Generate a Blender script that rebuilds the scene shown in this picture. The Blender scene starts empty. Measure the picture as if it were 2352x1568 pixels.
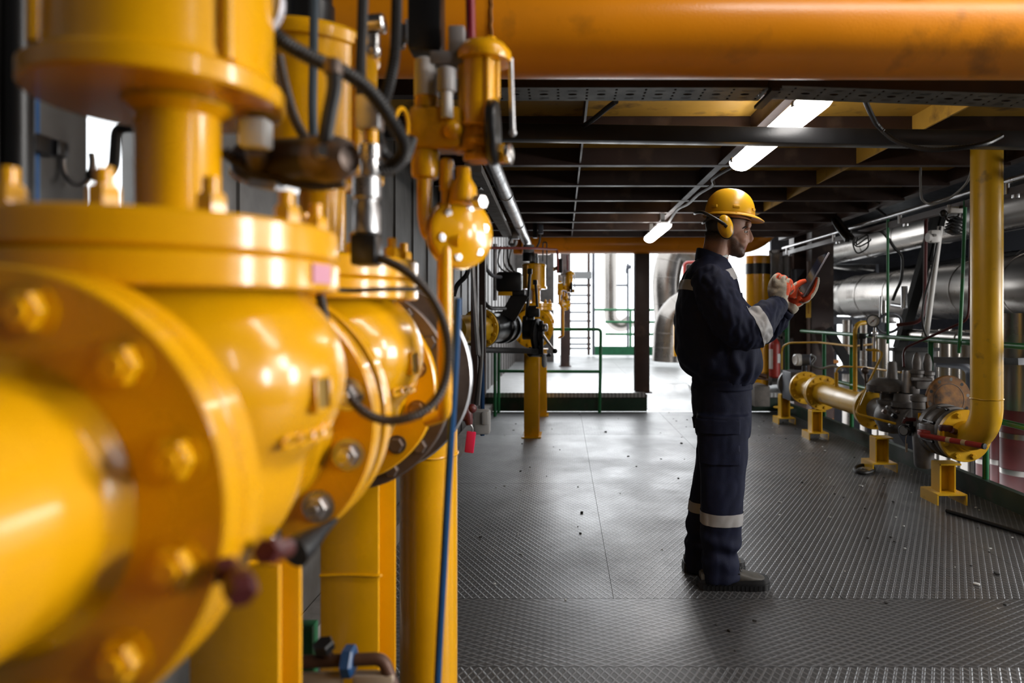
import bpy, bmesh, math, random
from mathutils import Vector, Matrix, noise
random.seed(7)
SC = bpy.context.scene
COL = SC.collection
F, H, VX, VY = 1568.0, 1.29, 1293.0, 722.0
ORG = {}
V = Vector
def P(px, py, Y):
    "the point at distance Y that the photograph shows at (px, py)"
    return V(((px - VX) / F * Y, Y, H - (py - VY) / F * Y))
def basis(d):
    d = V(d).normalized()
    u = V((0, 0, 1)) if abs(d.z) < .9 else V((0, 1, 0))
    a = u.cross(d).normalized()
    return a, d.cross(a).normalized(), d
def spline(pts, res=6, closed=False):
    pts = [V(p) for p in pts]; n = len(pts); out = []
    if n < 3 and not closed:
        return pts
    for i in range(n if closed else n - 1):
        g = lambda k: pts[k % n] if closed else pts[min(max(k, 0), n - 1)]
        p0, p1, p2, p3 = g(i - 1), g(i), g(i + 1), g(i + 2)
        for k in range(res):
            t = k / res
            out.append(.5 * ((2 * p1) + (p2 - p0) * t + (2 * p0 - 5 * p1 + 4 * p2 - p3) * t * t + (3 * p1 - p0 - 3 * p2 + p3) * t ** 3))
    if not closed:
        out.append(pts[-1])
    return out
def bend(pts, r, n=6):
    "a polyline whose corners are rounded with radius r"
    pts = [V(p) for p in pts]; out = [pts[0]]
    for i in range(1, len(pts) - 1):
        a, b, c = pts[i - 1], pts[i], pts[i + 1]
        d0 = (a - b); d1 = (c - b)
        q = min(r, d0.length * .49, d1.length * .49)
        s, e = b + d0.normalized() * q, b + d1.normalized() * q
        for k in range(n + 1):
            t = k / n
            out.append((1 - t) ** 2 * s + 2 * t * (1 - t) * b + t * t * e)
    out.append(pts[-1])
    return out

class MB:
    def __init__(s):
        s.v = []; s.f = []; s.m = []; s.cur = 0
    def add(s, vs, fs):
        o = len(s.v); s.v += [V(v) for v in vs]
        for f in fs:
            s.f.append(tuple(i + o for i in f)); s.m.append(s.cur)
        return s
    def box(s, c, size, rot=None, bev=0.0):
        bm = bmesh.new(); bmesh.ops.create_cube(bm, size=1)
        for v in bm.verts:
            v.co = V((v.co.x * size[0], v.co.y * size[1], v.co.z * size[2]))
        if bev:
            bmesh.ops.bevel(bm, geom=bm.edges[:], offset=min(bev, min(size) * .45), segments=2, affect='EDGES', profile=.5)
        R = rot if rot is not None else Matrix.Identity(3)
        bm.verts.index_update()
        s.add([R @ v.co + V(c) for v in bm.verts], [[v.index for v in f.verts] for f in bm.faces]); bm.free()
        return s
    def bar(s, p0, p1, w, h, up=(0, 0, 1), bev=0.0):
        "a rectangular bar from p0 to p1, w across, h along up"
        p0, p1 = V(p0), V(p1); d = (p1 - p0); L = d.length; d.normalize()
        a = d.cross(V(up))
        if a.length < 1e-4: a = d.cross(V((1, 0, 0)))
        a.normalize(); b = a.cross(d).normalized()
        R = Matrix((a, d, b)).transposed()
        return s.box((p0 + p1) / 2, (w, L, h), R, bev)
    def lathe(s, o, d, prof, seg=32):
        a, b, d = basis(d); o = V(o); vs = []; fs = []; rings = []
        for r, h in prof:
            if r < 1e-6:
                rings.append([len(vs)]); vs.append(o + d * h)
            else:
                rings.append(list(range(len(vs), len(vs) + seg)))
                for k in range(seg):
                    t = 2 * math.pi * k / seg
                    vs.append(o + d * h + (a * math.cos(t) + b * math.sin(t)) * r)
        for i in range(len(rings) - 1):
            A, B = rings[i], rings[i + 1]
            for k in range(seg):
                k2 = (k + 1) % seg
                if len(A) == 1 and len(B) == 1: continue
                if len(A) == 1: fs.append((A[0], B[k], B[k2]))
                elif len(B) == 1: fs.append((A[k], A[k2], B[0]))
                else: fs.append((A[k], A[k2], B[k2], B[k]))
        if len(rings[0]) > 1: fs.append(tuple(reversed(rings[0])))
        if len(rings[-1]) > 1: fs.append(tuple(rings[-1]))
        return s.add(vs, fs)
    def cyl(s, p0, p1, r, r1=None, seg=24, ch=0.0):
        p0, p1 = V(p0), V(p1); L = (p1 - p0).length; r1 = r if r1 is None else r1
        if ch:
            return s.lathe(p0, p1 - p0, [(r - ch, 0), (r, ch), (r1, L - ch), (r1 - ch, L)], seg)
        return s.lathe(p0, p1 - p0, [(r, 0), (r1, L)], seg)
    def ring(s, p0, p1, r, ri, seg=40, ch=.003):
        "a thick annulus"
        p0, p1 = V(p0), V(p1); L = (p1 - p0).length
        prof = [(ri, 0), (r - ch, 0), (r, ch), (r, L - ch), (r - ch, L), (ri, L), (ri, 0)]
        a, b, d = basis(p1 - p0); vs = []; fs = []; n = len(prof) - 1
        for q, h in prof[:-1]:
            for k in range(seg):
                t = 2 * math.pi * k / seg
                vs.append(p0 + d * h + (a * math.cos(t) + b * math.sin(t)) * q)
        for i in range(n):
            for k in range(seg):
                k2 = (k + 1) % seg; j = (i + 1) % n
                fs.append((i * seg + k, i * seg + k2, j * seg + k2, j * seg + k))
        return s.add(vs, fs)
    def ball(s, c, r, seg=20, rings=12, R=None):
        r = (r, r, r) if not isinstance(r, (tuple, list)) else r
        vs = [(0, 0, 1)]; fs = []
        for i in range(1, rings):
            p = math.pi * i / rings
            for k in range(seg):
                t = 2 * math.pi * k / seg
                vs.append((math.sin(p) * math.cos(t), math.sin(p) * math.sin(t), math.cos(p)))
        vs.append((0, 0, -1)); n = len(vs) - 1
        for k in range(seg):
            k2 = (k + 1) % seg
            fs.append((0, 1 + k, 1 + k2)); fs.append((n, 1 + (rings - 2) * seg + k2, 1 + (rings - 2) * seg + k))
            for i in range(rings - 2):
                q = 1 + i * seg
                fs.append((q + k, q + seg + k, q + seg + k2, q + k2))
        M = R if R is not None else Matrix.Identity(3)
        return s.add([M @ V((v[0] * r[0], v[1] * r[1], v[2] * r[2])) + V(c) for v in vs], fs)
    def tube(s, pts, r, seg=10, res=6, closed=False, smooth=True, rib=0.0):
        q = spline(pts, res, closed) if smooth else [V(p) for p in pts]
        if rib:      # resample finely so that the ribs are even
            L = [0]
            for i in range(1, len(q)): L.append(L[-1] + (q[i] - q[i - 1]).length)
            n = max(4, int(L[-1] / rib) * 2); w = []; j = 0
            for i in range(n + 1):
                t = L[-1] * i / n
                while j < len(q) - 2 and L[j + 1] < t: j += 1
                w.append(q[j].lerp(q[j + 1], (t - L[j]) / max(1e-9, L[j + 1] - L[j])))
            q = w
        n = len(q); rr = r if isinstance(r, (list, tuple)) else None
        T = []
        for i in range(n):
            a, b = (q[(i - 1) % n], q[(i + 1) % n]) if closed else (q[max(i - 1, 0)], q[min(i + 1, n - 1)])
            T.append((b - a).normalized())
        u = basis(T[0])[0]; vs = []; fs = []
        for i in range(n):
            u = (u - T[i] * u.dot(T[i])).normalized(); w = T[i].cross(u)
            if rr: x = i / (n - 1) * (len(rr) - 1); k = min(int(x), len(rr) - 2); ri = rr[k] + (rr[k + 1] - rr[k]) * (x - k)
            else: ri = r
            if rib and i % 2: ri *= .82
            for k in range(seg):
                t = 2 * math.pi * k / seg
                vs.append(q[i] + (u * math.cos(t) + w * math.sin(t)) * ri)
        for i in range(n if closed else n - 1):
            j = (i + 1) % n
            for k in range(seg):
                k2 = (k + 1) % seg
                fs.append((i * seg + k, i * seg + k2, j * seg + k2, j * seg + k))
        if not closed:
            fs.append(tuple(reversed(range(seg)))); fs.append(tuple(range((n - 1) * seg, n * seg)))
        return s.add(vs, fs)
    def hexb(s, p, d, r, h, washer=0.0, stud=0.0):
        p = V(p); d = V(d).normalized()
        if washer: s.cyl(p, p + d * h * .18, washer, seg=20)
        s.lathe(p, d, [(r, 0), (r, h * .8), (r * .84, h)], 6)
        if stud: s.cyl(p, p + d * (h + stud), r * .55, seg=10, ch=.001)
        return s
    def loft(s, rings, caps=True):
        n = len(rings[0]); vs = []; fs = []
        for R in rings: vs += list(R)
        for i in range(len(rings) - 1):
            for k in range(n):
                k2 = (k + 1) % n
                fs.append((i * n + k, i * n + k2, (i + 1) * n + k2, (i + 1) * n + k))
        if caps:
            fs.append(tuple(reversed(range(n)))); fs.append(tuple(range((len(rings) - 1) * n, len(rings) * n)))
        return s.add(vs, fs)
    def prism(s, pts, off):
        "a polygon (3-D points) extruded by the vector off"
        n = len(pts); off = V(off)
        vs = [V(p) for p in pts] + [V(p) + off for p in pts]
        fs = [tuple(range(n)), tuple(reversed(range(n, 2 * n)))]
        for k in range(n): fs.append((k, (k + 1) % n, n + (k + 1) % n, n + k))
        return s.add(vs, fs)
    def mesh(s, name, o=V((0, 0, 0))):
        me = bpy.data.meshes.new(name)
        me.from_pydata([tuple(v - o) for v in s.v], [], s.f)
        me.update()
        return me
    def build(s, name, mats, parent=None, ang=38, origin=None):
        o = ORG.get(parent.name, V((0, 0, 0))) if parent else V((0, 0, 0))
        if parent is None and origin is not None: o = V(origin)
        me = s.mesh(name, o)
        bm = bmesh.new(); bm.from_mesh(me); bmesh.ops.recalc_face_normals(bm, faces=bm.faces[:]); bm.to_mesh(me); bm.free()
        mats = mats if isinstance(mats, (list, tuple)) else [mats]
        for m in mats: me.materials.append(m)
        if len(mats) > 1: me.polygons.foreach_set('material_index', s.m)
        return link_mesh(name, me, parent, ang, o)
def link_mesh(name, me, parent=None, ang=38, o=V((0, 0, 0))):
    me.shade_smooth()
    if ang < 180: me.set_sharp_from_angle(angle=math.radians(ang))
    ob = bpy.data.objects.new(name, me); COL.objects.link(ob)
    if parent: ob.parent = parent
    else: ob.location = o
    ORG[ob.name] = V(o)
    return ob
def tag(o, label, cat, group=None, kind=None):
    o['label'] = label; o['category'] = cat
    if group: o['group'] = group
    if kind: o['kind'] = kind
    return o
def thing(name, label, cat, loc, group=None, kind=None):
    o = bpy.data.objects.new(name, None); COL.objects.link(o); o.location = loc
    o.empty_display_size = .05
    ORG[o.name] = V(loc)
    return tag(o, label, cat, group, kind)
def single(mb, name, mats, label, cat, group=None, kind=None, ang=38):
    lo = [min(v[i] for v in mb.v) for i in range(3)]; hi = [max(v[i] for v in mb.v) for i in range(3)]
    o = mb.build(name, mats, None, ang, origin=((lo[0] + hi[0]) / 2, (lo[1] + hi[1]) / 2, lo[2]))
    return tag(o, label, cat, group, kind)
def struct(mb, name, mats, label, cat, ang=38):
    return single(mb, name, mats, label, cat, None, 'structure', ang)
def copy_tree(o, parent=None):
    c = o.copy(); COL.objects.link(c)
    if parent: c.parent = parent
    for ch in list(o.children): copy_tree(ch, c)
    return c
def remesh(mb, voxel, it=6, fac=.5):
    "one continuous skin round all the shapes in mb"
    me = mb.mesh('temp'); bm = bmesh.new(); bm.from_mesh(me); bmesh.ops.recalc_face_normals(bm, faces=bm.faces[:]); bm.to_mesh(me); bm.free()
    ob = bpy.data.objects.new('temp', me); COL.objects.link(ob)
    r = ob.modifiers.new('r', 'REMESH'); r.mode = 'VOXEL'; r.voxel_size = voxel
    if it:
        q = ob.modifiers.new('s', 'SMOOTH'); q.factor = fac; q.iterations = it
    dg = bpy.context.evaluated_depsgraph_get(); dg.update()
    out = bpy.data.meshes.new_from_object(ob.evaluated_get(dg))
    bpy.data.objects.remove(ob); bpy.data.meshes.remove(me)
    return out
def put_mesh(name, me, mats, parent=None, ang=180):
    o = ORG.get(parent.name, V((0, 0, 0))) if parent else V((0, 0, 0))
    me.transform(Matrix.Translation(-o)); me.materials.clear()
    for m in (mats if isinstance(mats, (list, tuple)) else [mats]): me.materials.append(m)
    return link_mesh(name, me, parent, ang, o)
def patch(me, planes, off, keep=None, thick=0.0):
    "the piece of a mesh on the inner side of every plane (point, normal), lifted off along its normals"
    bm = bmesh.new(); bm.from_mesh(me)
    for co, no in planes:
        bmesh.ops.bisect_plane(bm, geom=bm.verts[:] + bm.edges[:] + bm.faces[:], plane_co=co, plane_no=no, clear_outer=True)
    if keep:
        bm.normal_update()
        bmesh.ops.delete(bm, geom=[f for f in bm.faces if not keep(f.calc_center_median(), f.normal)], context='FACES')
    bm.normal_update()
    for v, n in [(v, v.normal.copy()) for v in bm.verts]: v.co += n * off
    out = bpy.data.meshes.new('patch'); bm.to_mesh(out); bm.free()
    return out

# ------------------------------------------------------------------ materials
def mat(name, base, rough=.5, metal=0.0, var=0.0, scale=12.0, bump=0.0, bscale=120.0, coat=0.0, rvar=0.0, dirt=None, dirt_amt=.5, dscale=6.0, emit=None, spec=None):
    m = bpy.data.materials.new(name); m.use_nodes = True
    nt = m.node_tree; N = nt.nodes; L = nt.links; b = N['Principled BSDF']
    b.inputs['Base Color'].default_value = (*base, 1); b.inputs['Roughness'].default_value = rough; b.inputs['Metallic'].default_value = metal
    if coat: b.inputs['Coat Weight'].default_value = coat; b.inputs['Coat Roughness'].default_value = .08
    if spec is not None: b.inputs['Specular IOR Level'].default_value = spec
    if emit: b.inputs['Emission Color'].default_value = (*emit[0], 1); b.inputs['Emission Strength'].default_value = emit[1]
    tc = N.new('ShaderNodeTexCoord')
    def nz(sc, det=4):
        n = N.new('ShaderNodeTexNoise'); n.inputs['Scale'].default_value = sc; n.inputs['Detail'].default_value = det
        L.new(tc.outputs['Object'], n.inputs['Vector']); return n
    col = None
    if var:
        n = nz(scale); r = N.new('ShaderNodeValToRGB'); L.new(n.outputs['Fac'], r.inputs['Fac'])
        r.color_ramp.elements[0].position = .3; r.color_ramp.elements[1].position = .7
        r.color_ramp.elements[0].color = (*[c * (1 - var) for c in base], 1); r.color_ramp.elements[1].color = (*[min(1, c * (1 + var)) for c in base], 1)
        col = r.outputs['Color']
    if dirt:
        n = nz(dscale, 8); r = N.new('ShaderNodeMapRange'); r.inputs['From Min'].default_value = .62 - .25 * dirt_amt; r.inputs['From Max'].default_value = .72
        L.new(n.outputs['Fac'], r.inputs['Value'])
        mx = N.new('ShaderNodeMix'); mx.data_type = 'RGBA'; mx.inputs['B'].default_value = (*dirt, 1); mx.inputs[6].default_value = (*base, 1)
        mx.inputs[7].default_value = (*dirt, 1)
        if col: L.new(col, mx.inputs[6])
        L.new(r.outputs['Result'], mx.inputs['Factor']); col = mx.outputs[2]
    if col: L.new(col, b.inputs['Base Color'])
    if rvar:
        n = nz(scale * .7); r = N.new('ShaderNodeMapRange'); r.inputs['To Min'].default_value = max(.03, rough - rvar); r.inputs['To Max'].default_value = min(1, rough + rvar)
        r.inputs['From Min'].default_value = .3; r.inputs['From Max'].default_value = .7
        L.new(n.outputs['Fac'], r.inputs['Value']); L.new(r.outputs['Result'], b.inputs['Roughness'])
    if bump:
        n = nz(bscale, 3); bp = N.new('ShaderNodeBump'); bp.inputs['Strength'].default_value = bump; bp.inputs['Distance'].default_value = .002
        L.new(n.outputs['Fac'], bp.inputs['Height']); L.new(bp.outputs['Normal'], b.inputs['Normal'])
    return m
YEL = mat('yellow_enamel', (.90, .425, .002), .25, var=.07, scale=5, bump=.18, bscale=60, coat=.35, rvar=.06)
YEL2 = mat('dusty_yellow_enamel', (.84, .47, .018), .36, var=.06, scale=6, bump=.15, bscale=90, dirt=(.50, .28, .03), dirt_amt=.02, dscale=9, rvar=.08)
ORA = mat('orange_pipe_paint', (.84, .285, .004), .34, var=.1, scale=3, bump=.2, bscale=120, rvar=.06, dirt=(.5, .18, .008), dirt_amt=.1, dscale=5)
DECK = mat('ochre_deck_paint', (.6, .34, .05), .5, var=.15, scale=3, bump=.1, dirt=(.12, .06, .02), dirt_amt=.3)
BROWN = mat('brown_steel_primer', (.05, .027, .022), .5, var=.25, scale=4, bump=.15, bscale=60, rvar=.1, dirt=(.11, .07, .05), dirt_amt=.2)
BLKSTEEL = mat('black_steel', (.012, .012, .013), .38, var=.2, rvar=.1, bump=.1)
BLACK = mat('black_plastic', (.008, .008, .009), .35, bump=.06)
RUBBER = mat('black_rubber', (.011, .010, .010), .5, bump=.1)
HOSE = mat('brown_black_conduit', (.035, .025, .02), .42, bump=.1)
STEEL = mat('bolt_steel', (.55, .53, .52), .28, 1.0, var=.2, scale=30, rvar=.1)
ZINC = mat('galvanised_steel', (.5, .5, .51), .36, 1.0, var=.18, scale=14, rvar=.1)
DULL = mat('dull_brown_steel', (.16, .12, .10), .42, .6, var=.3, scale=10, rvar=.1, bump=.2)
CAST = mat('grey_cast_iron', (.16, .15, .145), .5, .25, var=.25, scale=14, bump=.25, bscale=90, rvar=.1, dirt=(.07, .05, .04), dirt_amt=.3)
WHITE = mat('white_plastic', (.72, .70, .68), .4, var=.06, bump=.05)
GREEN = mat('green_rail_paint', (.012, .17, .055), .38, var=.2, scale=8, bump=.1, rvar=.08, dirt=(.07, .1, .06), dirt_amt=.25)
DKGREEN = mat('dark_green_kerb_paint', (.008, .032, .016), .5, var=.25, scale=5, rvar=.1, dirt=(.04, .04, .03), dirt_amt=.4)
BLUE = mat('blue_paint', (.012, .07, .2), .35, var=.15, bump=.05)
RED = mat('red_paint', (.36, .03, .02), .4, var=.2, bump=.1)
MAROON = mat('maroon_paint', (.085, .012, .012), .42, var=.2, scale=9, bump=.1)
PINK = mat('magenta_plastic_tag', (.75, .02, .09), .4)
RUST = mat('rusty_orange_plate', (.30, .12, .012), .6, var=.3, scale=12, bump=.3, dirt=(.03, .018, .012), dirt_amt=.75, dscale=14)
ALU = mat('aluminium_cladding', (.31, .285, .262), .28, 1.0, var=.1, scale=3, rvar=.08, bump=.08, bscale=25)
MATTE = mat('matte_black_steel', (.010, .0095, .0095), .85)
DARKBOX = mat('dark_cabinet_grey', (.04, .038, .037), .6, var=.2)
GREYP = mat('grey_blue_painted_steel', (.09, .095, .115), .45, var=.15, scale=6, rvar=.1, bump=.1)
WALLM = mat('grey_wall_panel', (.13, .125, .12), .55, .2, var=.35, scale=3.5, bump=.3, bscale=30, dirt=(.08, .07, .06), dirt_amt=.5, dscale=2.5)
CONC = mat('concrete_kerb', (.22, .2, .185), .75, var=.3, scale=9, bump=.5, bscale=70)
TUBE = mat('lit_diffuser', (.9, .9, .9), .4, emit=((1, .96, .92), 17.0))
LAMPB = mat('lamp_housing_grey', (.3, .3, .3), .5)
DKPIPE = mat('rust_brown_pipe', (.09, .045, .03), .5, .3, var=.4, scale=16, bump=.3)
BEIGE = mat('beige_paint', (.45, .36, .27), .6, var=.15, bump=.1)
GLASSY = mat('clear_plastic_dome', (.5, .52, .55), .1, .3)
# ------------------------------------------------------------------ camera, sky and lamps
cam = bpy.data.cameras.new('camera'); cam.sensor_width = 36; cam.lens = 24; cam.shift_x = -117 / 2352; cam.shift_y = -62 / 2352
cam.clip_start = .02; cam.clip_end = 200
cam.dof.use_dof = True; cam.dof.focus_distance = 3.65; cam.dof.aperture_fstop = 1.7; cam.dof.aperture_blades = 0
co = bpy.data.objects.new('camera', cam); COL.objects.link(co); co.location = (0, 0, H); co.rotation_euler = (math.pi / 2, 0, 0); SC.camera = co
SC.view_settings.view_transform = 'Standard'; SC.view_settings.look = 'None'; SC.view_settings.gamma = 1; SC.view_settings.use_curve_mapping = False
SC.view_settings.exposure = 0.0
cy = SC.cycles
cy.use_denoising = True; cy.max_bounces = 7; cy.diffuse_bounces = 1; cy.glossy_bounces = 4; cy.transmission_bounces = 3; cy.sample_clamp_indirect = 6; cy.sample_clamp_direct = 0
cy.caustics_reflective = False; cy.caustics_refractive = False; cy.use_adaptive_sampling = True; cy.adaptive_threshold = .02
w = bpy.data.worlds.new('sky'); SC.world = w; w.use_nodes = True
bg = w.node_tree.nodes['Background']; bg.inputs['Color'].default_value = (.93, .97, 1, 1); bg.inputs['Strength'].default_value = 2.7
def area(name, loc, target, sx, sy, power, col=(1, 1, 1)):
    l = bpy.data.lights.new(name, 'AREA'); l.shape = 'RECTANGLE'; l.size = sx; l.size_y = sy; l.energy = power; l.color = col
    o = bpy.data.objects.new(name, l); COL.objects.link(o); o.location = loc
    o.rotation_euler = (V(target) - V(loc)).to_track_quat('-Z', 'Y').to_euler()
    return o
# ------------------------------------------------------------------ floor: checkered plates with a raised diamond lattice
def plate_mat(name, a, b, base):
    m = bpy.data.materials.new(name); m.use_nodes = True; nt = m.node_tree; N = nt.nodes; L = nt.links; s = N['Principled BSDF']
    tc = N.new('ShaderNodeTexCoord'); sp = N.new('ShaderNodeSeparateXYZ'); L.new(tc.outputs['Object'], sp.inputs[0])
    def op(o, x, y=None, z=None):
        n = N.new('ShaderNodeMath'); n.operation = o
        for i, q in enumerate((x, y, z)):
            if q is None: continue
            if isinstance(q, (int, float)): n.inputs[i].default_value = q
            else: L.new(q, n.inputs[i])
        return n.outputs[0]
    u = op('DIVIDE', sp.outputs[0], a); v = op('DIVIDE', sp.outputs[1], b)
    def line(e):
        return op('ABSOLUTE', op('SUBTRACT', op('FRACT', e), .5))      # 0 on the ridge, .5 between two
    d = op('MINIMUM', line(op('ADD', u, v)), line(op('SUBTRACT', u, v)))
    h = N.new('ShaderNodeMapRange'); h.inputs['From Min'].default_value = .09; h.inputs['From Max'].default_value = .17; h.inputs['To Min'].default_value = 1; h.inputs['To Max'].default_value = 0
    L.new(d, h.inputs['Value'])
    bp = N.new('ShaderNodeBump'); bp.inputs['Strength'].default_value = .6; bp.inputs['Distance'].default_value = .003
    L.new(h.outputs['Result'], bp.inputs['Height']); L.new(bp.outputs['Normal'], s.inputs['Normal'])
    n = N.new('ShaderNodeTexNoise'); n.inputs['Scale'].default_value = 1.3; n.inputs['Detail'].default_value = 8; n.inputs['Roughness'].default_value = .65; L.new(tc.outputs['Object'], n.inputs['Vector'])
    r = N.new('ShaderNodeValToRGB'); L.new(n.outputs['Fac'], r.inputs['Fac']); e = r.color_ramp.elements
    e[0].position = .3; e[1].position = .72; e[0].color = (*[c * .55 for c in base], 1); e[1].color = (*[c * 1.35 for c in base], 1)
    mx = N.new('ShaderNodeMix'); mx.data_type = 'RGBA'; L.new(r.outputs['Color'], mx.inputs[6]); mx.inputs[7].default_value = (*[c * 2.3 for c in base], 1)
    L.new(op('MULTIPLY', h.outputs['Result'], .55), mx.inputs['Factor']); L.new(mx.outputs[2], s.inputs['Base Color'])
    q = N.new('ShaderNodeMapRange'); q.inputs['From Min'].default_value = .3; q.inputs['From Max'].default_value = .7; q.inputs['To Min'].default_value = .5; q.inputs['To Max'].default_value = .3
    L.new(n.outputs['Fac'], q.inputs['Value']); L.new(q.outputs['Result'], s.inputs['Roughness'])
    s.inputs['Metallic'].default_value = .72
    return m
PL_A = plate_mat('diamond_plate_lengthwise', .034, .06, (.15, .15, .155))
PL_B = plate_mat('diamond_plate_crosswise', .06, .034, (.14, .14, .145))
g = .0025
fl = MB()
fl.cur = 0
rowsY = [(-2.0, .98, 1), (.98, 2.50, 2), (2.50, 3.10, 1), (3.10, 5.22, 0), (5.22, 7.34, 0), (7.34, 9.07, 1)]
fl = MB()
cols = [-1.02, .23, 1.27, 2.31, 3.0]
for y0, y1, k in rowsY:
    for i in range(len(cols) - 1):
        fl.cur = k % 2
        if k and y1 < 4 and i: continue
        x0, x1 = cols[i], cols[i + 1]
        if k and y1 < 4: x1 = cols[-1]
        fl.box(((x0 + x1) / 2, (y0 + y1) / 2, -.006), (x1 - x0 - g, y1 - y0 - g, .012))
fl.cur = 2; fl.box((1.0, 2.5, -.03), (4.1, 13.2, .03)); fl.box((1.0, -3.0, -.006), (4.1, 2.0, .012))
struct(fl, 'floor', [PL_A, PL_B, BLKSTEEL], 'dark grey diamond plate walkway floor', 'floor', 20)
# raised platform at the back and the ramp up to it
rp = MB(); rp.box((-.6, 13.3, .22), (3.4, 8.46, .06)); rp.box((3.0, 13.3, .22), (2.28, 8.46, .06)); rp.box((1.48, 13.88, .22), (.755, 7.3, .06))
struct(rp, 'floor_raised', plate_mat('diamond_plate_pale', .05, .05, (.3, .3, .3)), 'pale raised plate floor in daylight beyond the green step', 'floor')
kb = MB(); kb.box((-.02, 9.12, .09), (2.28, .06, .18)); kb.box((2.4, 9.12, .09), (1.2, .06, .18))
struct(kb, 'trim_1', DKGREEN, 'dark green kerb plate below the raised floor at the back', 'kerb')
kb = MB(); kb.box((-.02, 9.10, .205), (2.28, .05, .045)); kb.box((2.4, 9.10, .205), (1.2, .05, .045))
struct(kb, 'trim_2', BROWN, 'dark brown steel edge under the raised floor', 'floor edge')
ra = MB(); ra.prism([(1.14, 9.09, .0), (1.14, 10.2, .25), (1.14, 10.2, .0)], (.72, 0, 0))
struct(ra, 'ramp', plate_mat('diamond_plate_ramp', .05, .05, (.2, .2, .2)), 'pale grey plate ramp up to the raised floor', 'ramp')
kr = MB(); kr.box((2.97, 3.9, .06), (.05, 10.3, .14))
struct(kr, 'baseboard_right', DKGREEN, 'dark green kerb along the right edge of the walkway', 'kerb')
kr = MB(); kr.box((-.98, 4.9, .05), (.1, 8.4, .11))
struct(kr, 'baseboard_left', CONC, 'dusty concrete kerb at the foot of the left wall', 'kerb')
# left wall of vertical panels, with two openings that let daylight in near the front
wl = MB()
def wall_strip(y0, y1, z0, z1, x=-1.06):
    n = max(1, round((y1 - y0) / .25)); s = (y1 - y0) / n
    for i in range(n):
        wl.box((x - (.012 if i % 2 else 0), y0 + s * (i + .5), (z0 + z1) / 2), (.05, s + .002, z1 - z0))
wall_strip(-1.5, 1.50, -.1, 2.6); wall_strip(1.50, 1.68, -.1, 1.53); wall_strip(1.50, 1.68, 1.80, 2.6); wall_strip(1.68, 6.0, -.1, 2.6)
W1 = wl; wl = MB(); wall_strip(6.0, 15, -.1, 2.9)
for x0, x1, z0, z1 in ((-1.06, -1.0, 0, 2.9), (-1.0, -.62, 0, 1.9), (-1.0, -.62, 2.3, 2.9), (-.62, -.2, 0, 2.9)): wl.box(((x0 + x1) / 2, 15, (z0 + z1) / 2), (x1 - x0, .06, z1 - z0))
struct(W1, 'wall_left', WALLM, 'stained grey sheet panel wall on the left', 'wall')
struct(wl, 'wall_left_far', mat('dim_brown_panel', (.07, .06, .055), .6, var=.3), 'dim wall panels beyond the far yellow valve on the left', 'wall')
# right outer wall of the hall with tall glazed slots
wr = MB()
ys = [-4.1, 1.7, 3.1, 6, 6.7, 13]
for i in range(0, len(ys) - 1, 2): wr.box((8.05, (ys[i] + ys[i + 1]) / 2, .6), (.1, ys[i + 1] - ys[i], 5.2))
for i in range(1, len(ys) - 1, 2):
    wr.box((8.05, (ys[i] + ys[i + 1]) / 2, 2.9), (.1, ys[i + 1] - ys[i], .6)); wr.box((8.05, (ys[i] + ys[i + 1]) / 2, -1.4), (.1, ys[i + 1] - ys[i], 1.2))
struct(wr, 'wall_right', mat('dark_hall_wall', (.06, .06, .07), .7), 'dark outer hall wall behind the silver pipes', 'wall')
HW = mat('dark_upper_hall', (.04, .036, .033), .8)
wb = MB(); wb.box((3.5, -4.05, 2), (9.4, .1, 8.2))
struct(wb, 'wall_behind', HW, 'dark wall behind the photographer', 'wall')
wb = MB(); wb.box((3.5, 1.95, 4.25), (9.4, .06, 3.6)); struct(wb, 'wall_upper', HW, 'dark upper wall of the tall hall above the front edge of the deck', 'wall')
wb = MB(); wb.box((3.5, -1.05, 6.1), (9.4, 6.1, .1)); struct(wb, 'ceiling_high', HW, 'high dark ceiling of the tall hall above the photographer', 'ceiling')
wb = MB(); wb.box((-1.1, -1.05, 4.3), (.1, 6.1, 3.5)); wb.box((-1.1, -2.75, 1.2), (.1, 2.6, 2.7)); struct(wb, 'wall_left_upper', HW, 'dark upper part of the left wall beside the photographer', 'wall')
wb = MB(); wb.box((8.05, -1.05, 4.6), (.1, 6.1, 3.1)); struct(wb, 'wall_right_upper', HW, 'dark upper part of the right hall wall', 'wall')
lf = MB(); lf.box((5.5, 4.5, -1.9), (5.0, 17.2, .1))
struct(lf, 'floor_lower', mat('lower_concrete', (.12, .12, .12), .6, var=.3), 'dim lower concrete floor beyond the right kerb', 'floor')
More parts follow.
